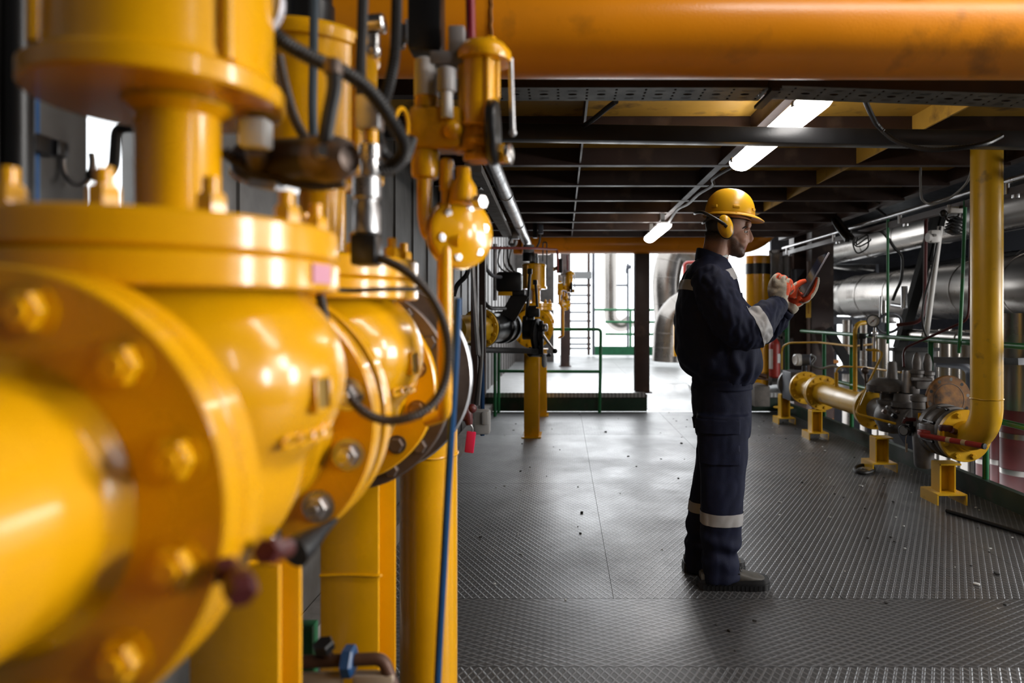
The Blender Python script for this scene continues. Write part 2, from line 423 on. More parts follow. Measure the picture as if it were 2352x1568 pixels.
# ceiling: ochre deck over brown beams
ce = MB(); ce.box((1.0, 5.75, 2.42), (4.1, 7.7, .03))
struct(ce, 'ceiling', DECK, 'ochre painted steel deck above the roof beams', 'ceiling')
ce = MB(); ce.box((5.6, 7.55, 3.0), (5.2, 11.1, .06))
struct(ce, 'ceiling_hall', BLKSTEEL, 'dark roof over the silver pipes', 'ceiling')
ce = MB(); ce.box((3.02, 5.7, 2.62), (.10, 7.4, .62))
struct(ce, 'trim_3', BROWN, 'brown roof edge girder above the right railing', 'girder')
ORD = ['first', 'second', 'third', 'fourth', 'fifth', 'sixth', 'seventh', 'eighth', 'ninth', 'tenth', 'eleventh', 'twelfth', 'thirteenth', 'fourteenth']
by = [2.4, 3.12, 3.85, 4.58, 5.3, 6.0, 6.7, 7.4, 8.1, 8.8]
for i, y in enumerate(by):
    b = MB(); b.box((1.0, y, 2.35), (4.0, .012, .11)); b.box((1.0, y + .025, 2.295), (4.0, .065, .009)); b.box((1.0, y + .02, 2.402), (4.0, .06, .008))
    struct(b, 'ceiling_beam', BROWN, 'dark brown cross beam under the ochre deck, %s from the front' % ORD[i], 'beam')
for i, x in enumerate((.115, 1.06, 1.97)):
    b = MB()
    ey = [1.95] + by
    for k in range(len(ey) - 1):
        y0, y1 = ey[k] + .01, ey[k + 1] - .01
        b.box((x, (y0 + y1) / 2, 2.352), (.012, y1 - y0, .105))
        if i == 1: b.box((x, (y0 + y1) / 2, 2.296), (.05, y1 - y0, .008))
    struct(b, 'ceiling_stringer', DECK if i == 2 else BROWN, ['thin steel rib under the deck at the left of the lamps', 'brown stringer beam that carries the ceiling lamps', 'ochre steel rib under the deck at the right of the lamps'][i], 'beam')
# black square tube and the cable tray that cross under the beams
b = MB(); b.bar((-1.0, 3.02, 2.105), (2.95, 3.02, 2.045), .07, .07, bev=.004)
single(b, 'cross_tube', BLKSTEEL, 'black square steel tube crossing in front of the large ceiling lamp', 'beam')
def tray_mat():
    m = mat('perforated_tray_steel', (.14, .14, .13), .5, .7, var=.4, scale=9); nt = m.node_tree; N = nt.nodes; L = nt.links
    s = N['Principled BSDF']; tc = N.new('ShaderNodeTexCoord'); sp = N.new('ShaderNodeSeparateXYZ'); L.new(tc.outputs['Object'], sp.inputs[0])
    def op(o, x, y=None):
        n = N.new('ShaderNodeMath'); n.operation = o
        for i, q in enumerate((x, y)):
            if q is None: continue
            if isinstance(q, (int, float)): n.inputs[i].default_value = q
            else: L.new(q, n.inputs[i])
        return n.outputs[0]
    x = op('SUBTRACT', op('FRACT', op('DIVIDE', sp.outputs[0], .105)), .5); y = sp.outputs[1]
    ax = op('ABSOLUTE', x); ay = op('ABSOLUTE', y)
    c = op('LESS_THAN', op('ADD', op('POWER', op('DIVIDE', ax, .16), 2), op('POWER', op('DIVIDE', ay, .0105), 2)), 1)
    s1 = op('MULTIPLY', op('LESS_THAN', ax, .17), op('LESS_THAN', op('ABSOLUTE', op('SUBTRACT', ay, .034)), .003))
    s3 = op('MULTIPLY', op('LESS_THAN', ax, .17), op('LESS_THAN', op('ABSOLUTE', op('SUBTRACT', ay, .046)), .003))
    s2 = op('MULTIPLY', op('GREATER_THAN', ax, .46), op('LESS_THAN', op('ABSOLUTE', op('SUBTRACT', op('FRACT', op('DIVIDE', ay, .034)), .5)), .25))
    hole = op('MAXIMUM', op('MAXIMUM', c, s3), op('MAXIMUM', s1, s2))
    a = op('SUBTRACT', 1, hole); L.new(a, s.inputs['Alpha'])
    return m
TRAY = tray_mat()
def tray(p0, p1, label, wd=.15, name='cable_tray'):
    p0, p1 = V(p0), V(p1)
    r = thing(name, label, 'cable tray', (p0 + p1) / 2, 'perforated cable trays under the big orange pipe')
    L = (p1 - p0).length; a = math.atan2(-(p1 - p0).z, (p1 - p0).x)
    b = MB(); b.box((p0 + p1) / 2, (L, wd, .002)); o = b.build('tray_floor', TRAY, r)
    b = MB(); b.box((p0 + p1) / 2 + V((0, -wd / 2, .027)), (L, .003, .054)); b.build('side_rail', BLKSTEEL, r)
    b = MB(); b.box((p0 + p1) / 2 + V((0, wd / 2, .027)), (L, .003, .054)); b.build('side_rail', BLKSTEEL, r)
    r.rotation_euler = (0, a, 0)
    return r
tray((-.35, 2.495, 2.095), (.735, 2.495, 2.095), 'left length of perforated cable tray, ending at the black hanger')
tray((.765, 2.495, 2.102), (1.95, 2.495, 2.06), 'right length of perforated cable tray, sloping down past the lamp')
hg = thing('tray_hanger', 'black hanger bracket between the two lengths of cable tray', 'bracket', (.75, 2.5, 2.08))
b = MB(); b.box((.752, 2.42, 2.21), (.045, .012, .24)); b.build('strap', BLACK, hg)
b = MB(); b.bar((.752, 2.41, 2.085), (.74, 2.59, 2.075), .03, .012); b.build('foot', BLKSTEEL, hg)
# big orange pipe overhead
bp = thing('overhead_pipe', 'thick orange gas pipe running overhead across the top of the picture', 'pipe', (1.0, 2.15, 2.04))
b = MB(); b.cyl((-.95, 2.15, 2.175), (3.6, 2.15, 2.165), .135, seg=64); b.build('pipe', ORA, bp)
b = MB(); b.tube([(-.212 + .0016 * math.sin(k * 2.3), 2.15 + .1355 * math.cos(k * math.pi / 30), 2.173 + .1355 * math.sin(k * math.pi / 30)) for k in range(60)], .006, 6, closed=True, smooth=False); b.build('weld_bead', mat('weld_brown', (.3, .11, .01), .6, bump=.6), bp)
# fluorescent lamps
def lamp(p, L, label):
    r = thing('ceiling_lamp', label, 'lamp', (p[0], p[1] + L / 2, p[2] - .05))
    b = MB(); b.box((p[0], p[1] + L / 2, p[2] + .016), (.085, L - .04, .03), bev=.01); b.build('housing', LAMPB, r)
    b = MB(); q = []
    for i in range(9):
        t = math.pi * i / 8; q.append((.068 * math.cos(t), .004 - .058 * math.sin(t)))
    rings = []
    for y, s in ((.0, .55), (.02, .85), (.05, 1), (L - .05, 1), (L - .02, .85), (L, .55)):
        rings.append([V((p[0] + u * (.6 + .4 * s), p[1] + y, p[2] + v * s)) for u, v in q])
    b.loft(rings); b.build('diffuser', TUBE, r)
    for k in range(3):
        for s in (-1, 1): b = MB(); b.box((p[0] + s * .072, p[1] + .12 + k * (L - .24) / 2, p[2] - .004), (.012, .03, .024), bev=.003); b.build('clip', ZINC, r)
    for y in (.2, L - .2): b = MB(); b.box((p[0], p[1] + y, p[2] + .085), (.04, .04, .12)); b.build('bracket', LAMPB, r)
    return r
lamp((1.03, 2.72, 2.17), 1.27, 'large bright fluorescent ceiling lamp behind the black cross tube')
lamp((1.0, 6.65, 2.17), 1.27, 'small distant fluorescent ceiling lamp left of the yellow helmet')
b = MB(); b.tube([P(1697, 375, 3.98), P(1640, 408, 4.4), P(1637, 425, 4.6), P(1605, 445, 5.0), P(1580, 468, 5.5), P(1555, 482, 6.0), P(1537, 510, 6.6)], .012, 8)
single(b, 'lamp_cable', HOSE, 'dark cable sagging between the two ceiling lamps', 'cable')
def hose(name, pts, r, m, label, cat='cable', rib=0.0, group=None, seg=8, smooth=True):
    b = MB(); b.tube(pts, r, seg, rib=rib, smooth=smooth); return single(b, name, m, label, cat, group)
hose('flexible_conduit', [P(1985, 225, 2.6), P(2000, 260, 2.75), P(2018, 290, 2.9), P(2060, 325, 2.9), P(2130, 343, 2.85), P(2200, 340, 2.8), P(2262, 330, 2.8), P(2300, 312, 2.85)], .011, BLKSTEEL, 'ribbed black conduit sagging under the deck beside the yellow column', 'conduit', rib=.012)
hose('flexible_conduit', [P(1415, 233, 2.62), P(1392, 250, 2.7), P(1368, 270, 2.8), P(1345, 286, 2.95), P(1320, 300, 3.2)], .011, BLKSTEEL, 'short ribbed black conduit above the cross tube at the left', 'conduit', rib=.012)
# daylight from openings and a tall window, plus added valve and pipe fills
area('daylight_back', (.9, 12.6, 2.0), (.9, 4, .4), 3.2, 1.4, 85, (.95, .98, 1))
area('daylight_side_a', (7.6, 2.4, 1.8), (-.6, 1.0, 1.2), 1.1, 2.0, 260, (1, .97, .93))
area('valve_fill_b', (7.6, 1.3, 3.5), (-.6, 1.0, 1.2), 1.0, 1.6, 170, (1, .97, .93))  # added to brighten the near valves; the wall has no opening here
area('daylight_side_c', (7.6, 6.4, 1.5), (0, 4, .6), 1.4, 1.4, 90, (.95, .98, 1))
area('tall_window', (5.4, -2.6, 4.3), (-.5, .9, 1.6), .2, 2.4, 42, (1, .97, .94))
area('pipe_fill', (1.9, 1.1, 3.2), (1.9, 2.1, 2.15), 2.4, .3, 40, (1, .95, .9))  # added fill close to the overhead orange pipe; no window stands there
lw = area('valve_fill_d', (7.6, -.6, 2.1), (-.5, .9, 1.15), .9, 1.8, 14, (1, .97, .93)); lw.data.spread = math.radians(45)  # added narrow beam kept on the near valves; no opening behind it
# ------------------------------------------------------------------ the gas train in the left foreground
AX, AZ = -.565, 1.10
def flange_bolts(parent, c, d, rb, n, size, mats, a0=0.0, only=None, name='bolt', **k):
    "n bolts on the circle rb round c, heads looking along d; mats is one material or a list"
    a, b, d = basis(d); out = []
    for i in range(n):
        if only is not None and i not in only: continue
        t = a0 + 2 * math.pi * i / n
        m = MB(); m.hexb(V(c) + (a * math.cos(t) + b * math.sin(t)) * rb, d, size, size * .9, **k)
        out.append(m.build(name, mats[i % len(mats)] if isinstance(mats, list) else mats, parent))
    return out
# pipe that comes in from the lower left
r = thing('gas_pipe', 'big yellow pipe end with a bolted flange at the lower left, nearest the camera', 'pipe', (AX, .3, AZ - .13))
b = MB(); b.lathe((AX, -.9, AZ), (0, 1, 0), [(.135, 0), (.135, 1.535), (.139, 1.548), (.15, 1.556), (.154, 1.562)], 72); b.build('pipe', YEL, r)
b = MB(); b.lathe((AX, .66, AZ), (0, 1, 0), [(.15, 0), (.237, 0), (.24, .003), (.24, .032), (.237, .035), (.15, .035)], 96); b.build('flange', YEL, r)
flange_bolts(r, (AX, .66, AZ), (0, -1, 0), .2, 12, .021, [YEL] * 12, math.radians(15), washer=.027, stud=.006)
def make_valve():
    "a globe control valve with its actuator, built round (AX, .96, AZ)"
    c = V((AX, .96, AZ)); r = thing('control_valve', '-', 'valve', (AX, .96, AZ - .24), 'big yellow globe valves')
    b = MB()
    b.ball(c + V((0, 0, .10)), (.252, .222, .185), 40, 24)
    b.lathe(c + V((0, -.262, 0)), (0, 1, 0), [(.176, 0), (.164, .05), (.168, .11), (.2, .262), (.168, .414), (.164, .474), (.176, .524)], 48)
    b.lathe(c + V((0, 0, .08)), (0, 0, 1), [(.215, 0), (.21, .07), (.185, .13), (.18, .185)], 48)
    me = remesh(b, .008, 8)
    put_mesh('body', me, YEL, r)
    for s in (-1, 1):
        b = MB(); y = .96 + s * .262
        b.lathe((AX, y, AZ), (0, -s, 0), [(.12, 0), (.237, 0), (.24, .003), (.24, .035), (.236, .04), (.168, .04), (.155, .06)], 96); b.build('flange', YEL, r)
    b = MB(); b.lathe(c + V((0, 0, .222)), (0, 0, 1), [(.15, 0), (.234, 0), (.2375, .004), (.2375, .037), (.234, .041), (.15, .041)], 96); b.build('body_rim', YEL, r)
    b = MB(); b.lathe(c + V((0, 0, .266)), (0, 0, 1), [(.1, -.004), (.226, -.004), (.234, 0), (.2375, .004), (.2375, .039), (.233, .044), (.12, .05), (.09, .062)], 96); b.build('bonnet_flange', YEL, r)
    for i in range(12):
        t = math.radians(15 + 30 * i); p = c + V((.205 * math.cos(t), .205 * math.sin(t), .31))
        b = MB(); b.hexb(p, (0, 0, 1), .018, .024, stud=.02); b.build('bonnet_nut', YEL, r)
    b = MB(); b.lathe(c + V((.025, 0, .31)), (0, 0, 1), [(.07, 0), (.057, .014), (.054, .02), (.054, .155), (.07, .168), (.07, .18)], 48)
    b.build('yoke', YEL, r)
    b = MB(); b.lathe(c + V((.0, 0, .485)), (0, 0, 1), [(.05, 0), (.158, 0), (.162, .004), (.162, .026), (.158, .03), (.15, .036), (.147, .05), (.147, .27), (.153, .275), (.153, .297), (.14, .31), (.03, .32), (.0, .32)], 80); b.build('actuator', YEL, r)
    for t in (-30, 60, 150, 240):
        b = MB(); q = math.radians(t); b.cyl(c + V((.15 * math.cos(q), .15 * math.sin(q), .52)), c + V((.15 * math.cos(q), .15 * math.sin(q), .77)), .011, seg=14); b.build('tie_rod', YEL, r)
    b = MB(); b.lathe(c + V((0, 0, .805)), (0, 0, 1), [(.055, 0), (.055, .07), (.05, .075), (.05, .12), (.0, .125)], 30); b.build('position_indicator', BLACK, r)
    # cast number and little plate recess on the right flank
    b = MB()
    for k in range(4):
        t = math.radians(-24 + k * 7); n = V((math.cos(t), math.sin(t), 0)); p = c + V((0, 0, .035)) + V((n.x * .236, n.y * .208, 0))
        a = V((-n.y, n.x, 0)); up = V((0, 0, 1))
        b.tube([p - a * .011 + up * .012, p + a * .009 + up * .014, p + a * .011, p - a * .008 - up * .003, p - a * .01 - up * .014, p + a * .011 - up * .012], .0035, 6)
    b.build('cast_marks', YEL, r)
    b = MB(); t = math.radians(-14); n = V((math.cos(t), math.sin(t), .05)); p = c + V((n.x * .249, n.y * .219, .085)); a = V((-n.y, n.x, 0)).normalized(); R = Matrix((n.normalized(), a, n.normalized().cross(a))).transposed()
    for s in ((0, .016, .005, .046), (0, -.016, .005, .046), (.022, 0, .036, .005), (-.022, 0, .036, .005)):
        b.box(p + a * s[1] + V((0, 0, s[0])), (.016, s[2], s[3]), R, bev=.002)
    b.cur = 1; b.box(p, (.006, .028, .04), R)
    b.build('plate_recess', [YEL, mat('tarnished_brass', (.25, .15, .03), .5, .6)], r)
    return r
valve = make_valve()
valve['label'] = 'large yellow globe valve in the left foreground, nearest of the three'
v2 = copy_tree(valve); v2.location.y += .56; ORG[v2.name] = V(v2.location); v2['label'] = 'yellow globe valve right behind the nearest one, in front of the yellow downpipe'
v3 = copy_tree(valve); v3.location += V((.205, 7.5, .02)); ORG[v3.name] = V(v3.location); v3['label'] = 'small distant yellow globe valve on top of the back yellow posts'
flange_bolts(valve, (AX, 1.182, AZ), (0, -1, 0), .2, 12, .021, STEEL, math.radians(15), washer=.028, stud=.014)
flange_bolts(v2, (AX, 1.26, AZ), (0, 1, 0), .2, 12, .019, YEL, math.radians(15))
flange_bolts(v2, (AX, 1.742, AZ), (0, -1, 0), .2, 12, .02, [RUST, BLKSTEEL, BLKSTEEL, BLACK, DULL, RUST], math.radians(15), washer=.024)
flange_bolts(v3, (AX + .205, 8.20, AZ + .02), (0, -1, 0), .2, 12, .02, YEL, math.radians(15))
b = MB(); b.cyl(P(655, 1258, .78), P(612, 1265, .71), .012, seg=12); b.hexb(P(622, 1264, .725), P(612, 1265, .71) - P(655, 1258, .78), .015, .02); b.build('drain_plug', MAROON, valve)
b = MB(); b.cyl(P(520, 1305, .67), P(560, 1345, .63), .011, seg=12); b.hexb(P(548, 1335, .64), (.5, -.7, -.4), .015, .02); b.hexb(P(515, 1300, .66), (.5, -.7, -.4), .013, .012); b.build('vent_plug', MAROON, valve)
b = MB(); b.lathe(P(676, 1268, 1.0), P(765, 1198, 1.08) - P(676, 1268, 1.0), [(.024, 0), (.022, .02), (.01, .06), (.004, .095)], 16); b.build('drain_spout', BLKSTEEL, valve)
b = MB(); b.box((AX + .2362, .93, AZ + .245), (.003, .05, .026), Matrix.Rotation(math.radians(-8), 3, 'Z')); b.build('sticker', mat('pink_sticker', (.75, .35, .45), .4), valve)
# grey spacer and coupling behind the second valve, then the elbow down to the floor
r = thing('wafer_coupling', 'dark grey coupling discs with a bright worn rim behind the second globe valve', 'coupling', (AX, 1.95, AZ - .28))
b = MB(); b.lathe((AX, 1.79, AZ), (0, 1, 0), [(.1, 0), (.268, 0), (.272, .004), (.272, .03), (.265, .034), (.19, .04)], 80); b.build('grey_flange', DULL, r)
flange_bolts(r, (AX, 1.79, AZ), (0, -1, 0), .245, 16, .019, DULL, math.radians(6))
b = MB(); b.lathe((AX, 1.83, AZ), (0, 1, 0), [(.19, 0), (.17, .06), (.17, .2), (.25, .22), (.285, .225), (.285, .232)], 80); b.build('sleeve', DULL, r)
b = MB(); b.lathe((AX, 2.06, AZ), (0, 1, 0), [(.2, 0), (.285, 0), (.29, .006), (.29, .03), (.2, .04)], 80); b.build('rim', ZINC, r)
r = thing('down_pipe', 'yellow vertical downpipe with a weld seam beside the blue hose at the middle bottom', 'pipe', (-.452, 2.3, 0))
b = MB(); b.cyl((-.452, 2.3, .0), (-.452, 2.3, 1.02), .0955, seg=56); b.build('pipe', YEL, r)
b = MB(); b.tube([(-.452 + .096 * math.cos(t), 2.3 + .096 * math.sin(t), .823 + .0016 * math.sin(7 * t)) for t in [k * math.pi / 24 for k in range(48)]], .0045, 6, closed=True, smooth=False); b.build('weld_bead', YEL, r)
b = MB(); b.lathe((AX, 2.105, AZ), (0, 1, 0), [(.131, 0), (.131, .4), (.11, .46), (.05, .49), (0, .495)], 48); b.build('header', YEL, r)
def h_post(x, y, z1, wd, dp, label, group=None, weld=None, base=True, M=YEL, top=True):
    r = thing('support_post', label, 'post', (x, y, 0), group)
    b = MB(); zb = .012 if base else 0
    for s in (-1, 1): b.box((x, y + s * (dp / 2 - .006), (z1 + zb) / 2), (wd, .012, z1 - zb), bev=.003)
    b.box((x, y, (z1 + zb) / 2), (.009, dp - .012, z1 - zb)); b.build('post', M, r)
    if base:
        b = MB(); b.box((x, y, .006), (wd + .05, dp + .08, .012)); b.build('base_plate', M, r)
    if top: b = MB(); b.box((x, y, z1 + .006), (wd + .03, dp + .02, .012)); b.build('top_plate', M, r)
    if weld:
        b = MB(); b.tube([(x - wd / 2, y - dp / 2 - .001, weld), (x, y - dp / 2 - .001, weld + .002), (x + wd / 2, y - dp / 2 - .001, weld - .001), (x + wd / 2, y - dp / 2 + .011, weld)], .004, 6); b.build('weld_bead', M, r)
    return r
h_post(AX, 1.225, AZ - .241, .155, .105, 'yellow steel support post under the nearest globe valve', 'yellow support posts', top=False)
h_post(AX, 1.90, AZ - .25, .155, .19, 'yellow steel support post with a weld seam left of the yellow downpipe', 'yellow support posts', weld=.60, top=False)
# blue hose, black hose loop and its connector
hose('blue_hose', [P(1052, 685, 1.52), P(1049, 760, 1.52), P(1042, 900, 1.52), P(1030, 1100, 1.52), P(1018, 1320, 1.52), P(1008, 1500, 1.52), P(1000, 1700, 1.52), P(992, 2020, 1.54)], .0085, BLUE, 'thin blue hose hanging in front of the yellow downpipe', 'hose')
r = thing('sensor_connector', 'stack of silver fittings on a black plug above the black hose loop', 'connector', P(842, 600, 1.22))
b = MB(); p = P(842, 606, 1.22); u = V((0, 0, 1)); b.box(p + u * .024, (.046, .05, .056), bev=.006); b.build('plug', BLACK, r)
b = MB(); b.lathe(p + u * .052, u, [(.020, 0), (.024, .004), (.024, .05), (.021, .054), (.021, .062), (.025, .066), (.025, .1), (.018, .104)], 24); b.build('gland', ZINC, r)
b = MB(); b.lathe(p + V((.006, 0, .156)), u, [(.014, 0), (.017, .004), (.017, .03), (.02, .032), (.02, .055), (.012, .06)], 24); b.build('nut', STEEL, r)
b = MB(); b.cyl(p + V((.008, 0, .21)), p + V((.008, 0, .24)), .012, seg=20); b.build('yellow_collar', YEL, r)
b = MB(); b.box(p + V((.006, 0, .268)), (.042, .04, .06), bev=.004); b.build('block', ZINC, r)
L1 = [P(860, 592, 1.22), P(890, 600, 1.21), P(935, 625, 1.2), P(985, 675, 1.19), P(1018, 740, 1.18), P(1030, 810, 1.17), P(1020, 880, 1.165), P(990, 930, 1.16), P(940, 958, 1.15), P(885, 965, 1.15), P(835, 945, 1.15), P(795, 900, 1.16), P(770, 850, 1.16), P(740, 700, 1.2), P(725, 640, 1.22)]
hose('conduit_loop', L1, .0088, HOSE, 'brown black ribbed conduit that hangs in a loop before the second valve', 'conduit', rib=.006, seg=12)
hose('thin_cable', [P(700, 630, 1.16), P(722, 645, 1.16), P(745, 660, 1.17), P(800, 667, 1.2), P(880, 664, 1.22), P(960, 664, 1.26)], .0045, RUBBER, 'thin black cable running along the neck of the second valve')
# dark drive with bell mouth, between the two actuators
r = thing('position_transmitter', 'dark brown transmitter with a bell shaped mouth beside the nearest valve yoke', 'transmitter', P(700, 425, 1.1))
a0, a1 = P(548, 372, 1.14), P(815, 362, 1.0); d = (a1 - a0)
b = MB(); b.lathe(a0, d, [(.012, 0), (.026, .01), (.034, .03), (.034, .20)], 32); b.build('body', HOSE, r)
b = MB(); b.lathe(a0 + d.normalized() * .195, d, [(.034, 0), (.036, .015), (.0345, .04), (.029, .06), (.02, .072), (.017, .06), (.0, .05)], 40); b.build('bell', DULL, r)
b = MB(); b.hexb(P(742, 353, 1.0), (.3, -.9, .05), .012, .016, washer=.015); b.build('bolt', STEEL, r)
b = MB(); b.box(P(588, 308, 1.0), (.04, .034, .044), bev=.006); b.build('white_cap', WHITE, r)
b = MB(); b.cyl(P(588, 335, 1.0), P(590, 372, 1.06), .016, seg=20); b.build('cap_stem', DULL, r)
b = MB(); b.bar(P(600, 425, 1.1), P(660, 432, 1.08), .05, .012); b.build('mounting_plate', ZINC, r)
hose('black_conduit', [P(520, -40, 1.0), P(600, 40, 1.02), P(650, 95, 1.04), P(720, 135, 1.05), P(790, 165, 1.06), P(850, 210, 1.07), P(900, 280, 1.08), P(930, 340, 1.1), P(905, 380, 1.12), P(870, 395, 1.12)], .0125, RUBBER, 'thick black conduit sweeping down from the top of the nearest actuator', 'conduit', rib=.006, seg=12)
hose('black_conduit', [P(640, 130, 1.12), P(655, 200, 1.12), P(680, 280, 1.12), P(715, 330, 1.12), P(760, 340, 1.1)], .009, HOSE, 'ribbed conduit dropping along the right edge of the nearest actuator rim', 'conduit', rib=.006)
hose('black_conduit', [P(765, 150, 1.0), P(768, 200, 1.0), P(757, 260, 1.0), P(748, 320, 1.0), P(752, 345, 1.02)], .0115, RUBBER, 'short upright black conduit on top of the dark transmitter', 'conduit')
b = MB(); b.lathe(P(766, 175, 1.0), (0, 0, 1), [(.01, 0), (.014, .003), (.014, .02), (.011, .024)], 16); single(b, 'cable_gland', DULL, 'dull cable gland on the upright black conduit', 'gland')
hose('black_conduit', [P(512, 345, 1.06), P(560, 380, 1.07), P(640, 410, 1.07), P(720, 425, 1.07), P(790, 418, 1.07)], .010, HOSE, 'brown black conduit running under the dark transmitter', 'conduit', rib=.006)
hose('grey_rod', [P(722, -60, 1.3), P(720, 120, 1.3), P(718, 240, 1.3), P(720, 330, 1.3)], .0085, mat('grey_blue_tube', (.10, .13, .16), .3, .5), 'thin grey blue upright tube before the second actuator', 'tube')
hose('black_cable', [P(835, -60, 1.25), P(832, 60, 1.25), P(828, 160, 1.24), P(832, 240, 1.22), P(840, 275, 1.22)], .010, RUBBER, 'black cable entering the silver block from above', 'cable')
hose('black_cable', [P(912, -60, 1.3), P(910, 60, 1.3), P(905, 140, 1.3), P(890, 210, 1.28), P(868, 290, 1.27), P(880, 350, 1.27), P(925, 370, 1.27), P(945, 320, 1.3)], .0115, RUBBER, 'black ribbed cable curling behind the silver block', 'cable', rib=.007)
b = MB(); p = P(858, 58, 1.35); b.cyl(p + V((-.02, 0, 0)), p + V((.022, 0, .004)), .019, seg=20, ch=.003); b.cyl(p + V((0, 0, -.06)), p + V((0, 0, -.02)), .012, seg=16); b.ball(p + V((0, 0, -.05)), .015); single(b, 'pipe_fitting', STEEL, 'shiny knurled tube fitting at the top beside the second actuator', 'fitting')
b = MB(); p = P(565, 5, 1.0); b.lathe(p, (.25, -1, -.1), [(.052, 0), (.055, .004), (.055, .016), (.05, .02), (.048, .016), (.0, .016)], 40); b.bar(p + V((0, .0, 0)), p + V((-.08, .05, .02)), .02, .02); single(b, 'pressure_gauge', mat('gauge_face', (.6, .6, .68), .3), 'pale round gauge at the top edge on the nearest actuator', 'gauge')
hose('lifting_ring', [P(922 + 15 * math.cos(t), 290 + 41 * math.sin(t), 1.36 + .02 * math.cos(t)) for t in [k * math.pi / 10 for k in range(20)]] + [P(937, 291, 1.38)], .0042, YEL, 'small yellow lifting ring behind the yellow regulator set', 'ring')
# pneumatic regulator set beside the second valve (and beside the far one)
def make_regulator():
    Y = 1.46
    r = thing('regulator_set', '-', 'regulator', P(1022, 1000, Y), 'yellow pneumatic regulator sets')
    q = lambda x, y, dy=0: P(x, y, Y + dy)
    up = V((0, 0, 1)); k = Y / F
    b = MB(); b.lathe(q(1102, 295), up, [(.02, 0), (46 * k, 0), (46 * k, .008), (44 * k, .012), (44 * k, 150 * k)], 40); b.build('cylinder', YEL, r)
    b = MB(); b.lathe(q(1112, 146), up, [(50 * k, 0), (62 * k, .002), (64 * k, 12 * k), (62 * k, 24 * k), (48 * k, 42 * k), (20 * k, 50 * k), (0, 51 * k)], 48); b.hexb(q(1127, 98), up, .012, .012); b.build('cap', YEL, r)
    for a, z0 in ((-60, 285), (-20, 230), (60, 290), (200, 290)):
        t = math.radians(a); b = MB(); o = V((42 * k * math.cos(t), 42 * k * math.sin(t), 0)); b.cyl(q(1102, z0) + o, q(1102, 142) + o, .008, seg=10); b.build('tie_bolt', YEL, r)
    b = MB(); b.cyl(q(1178, 305), q(1173, 135), .0055, seg=10); b.ball(q(1178, 305), .008); b.build('rod', ZINC, r)
    b = MB(); b.cyl(q(1082, 96), q(1078, -120), 11 * k, seg=16); b.build('signal_tube', mat('dark_crimson', (.22, .008, .02), .35), r)
    b = MB(); b.lathe(q(1098, 372), up, [(30 * k, 0), (34 * k, .004), (34 * k, .014), (22 * k, .018), (22 * k, .03), (36 * k, .034), (36 * k, .046), (26 * k, .05), (26 * k, 78 * k)], 36); b.build('stem_housing', YEL, r)
    b = MB(); b.lathe(q(1122, 305, -.01), (1, -.02, 0), [(.0, 0), (70 * k, 0), (74 * k, .005), (74 * k, .016), (70 * k, .021), (20 * k, .024), (0, .024)], 48); b.build('hand_wheel', BLACK, r)
    b = MB(); b.lathe(q(1146, 354), (1, -.2, 0), [(.012, 0), (24 * k, 0), (24 * k, .014), (.013, .018)], 6); b.build('union_nut', YEL, r)
    b = MB(); b.lathe(q(1163, 354), (1, -.2, 0), [(24 * k, 0), (25 * k, .01), (18 * k, .013)], 12); b.build('end_cap', STEEL, r)
    b = MB(); b.box(q(1005, 300), (118 * k, .07, 95 * k), bev=.01); b.box(q(1070, 322), (60 * k, .05, 60 * k), bev=.008); b.ball(q(1040, 300, -.03), 22 * k); b.build('manifold', YEL, r)
    b = MB(); b.lathe(q(980, 250), up, [(28 * k, 0), (28 * k, 26 * k)], 20); b.build('coil_base', YEL, r)
    b = MB(); b.lathe(q(980, 224), up, [(26 * k, 0), (28 * k, .003), (28 * k, 82 * k), (24 * k, 86 * k)], 28); b.build('solenoid_coil', mat('satin_white', (.82, .78, .76), .4), r)
    b = MB(); b.lathe(q(1027, 212, -.03), up, [(20 * k, 0), (22 * k, .003), (22 * k, 50 * k), (16 * k, 54 * k)], 24); b.build('solenoid_coil', mat('satin_grey', (.5, .48, .48), .4), r)
    b = MB(); b.lathe(q(1027, 272, -.035), up, [(13 * k, 0), (14 * k, .003), (13 * k, 58 * k), (9 * k, 62 * k)], 24); b.build('plunger', WHITE, r)
    b = MB(); b.box(q(1030, 140), (76 * k, .05, 30 * k), bev=.004); b.box(q(1052, 105), (36 * k, .05, 74 * k), bev=.004); b.build('bracket_block', mat('bracket_grey', (.3, .28, .28), .5), r)
    b = MB(); b.box(q(980, 30, .02), (76 * k, .06, 190 * k), bev=.005); b.build('junction_box', BLACK, r)
    b = MB(); b.lathe(q(918, 110, .05), up, [(.012, 0), (.014, .01), (.014, .05), (.01, .052)], 18); b.lathe(q(942, 100, .05), up, [(.01, 0), (.012, .01), (.012, .05), (.008, .052)], 18); b.build('cable_gland', ZINC, r)
    b = MB(); b.lathe(q(977, 412), up, [(22 * k, 0), (30 * k, .004), (32 * k, .014), (32 * k, 62 * k), (26 * k, 70 * k), (28 * k, 80 * k)], 28); b.build('filter_bowl', YEL, r)
    b = MB(); b.tube(bend([q(975, 410), q(975, 500), q(985, 545), q(1055, 552)], .06, 6), 17 * k, 18, smooth=False); b.build('inlet_pipe', YEL, r)
    b = MB(); b.lathe(q(1026, 440), up, [(12 * k, 0), (16 * k, .003), (16 * k, 70 * k), (11 * k, 76 * k)], 20); b.cyl(q(1022, 540), q(1026, 440), 12 * k, seg=16); b.build('riser', YEL, r)
    b = MB(); b.lathe(q(1064, 470), up, [(30 * k, 0), (34 * k, .004), (30 * k, 40 * k), (18 * k, 60 * k), (16 * k, 85 * k)], 30); b.build('pilot_neck', YEL, r)
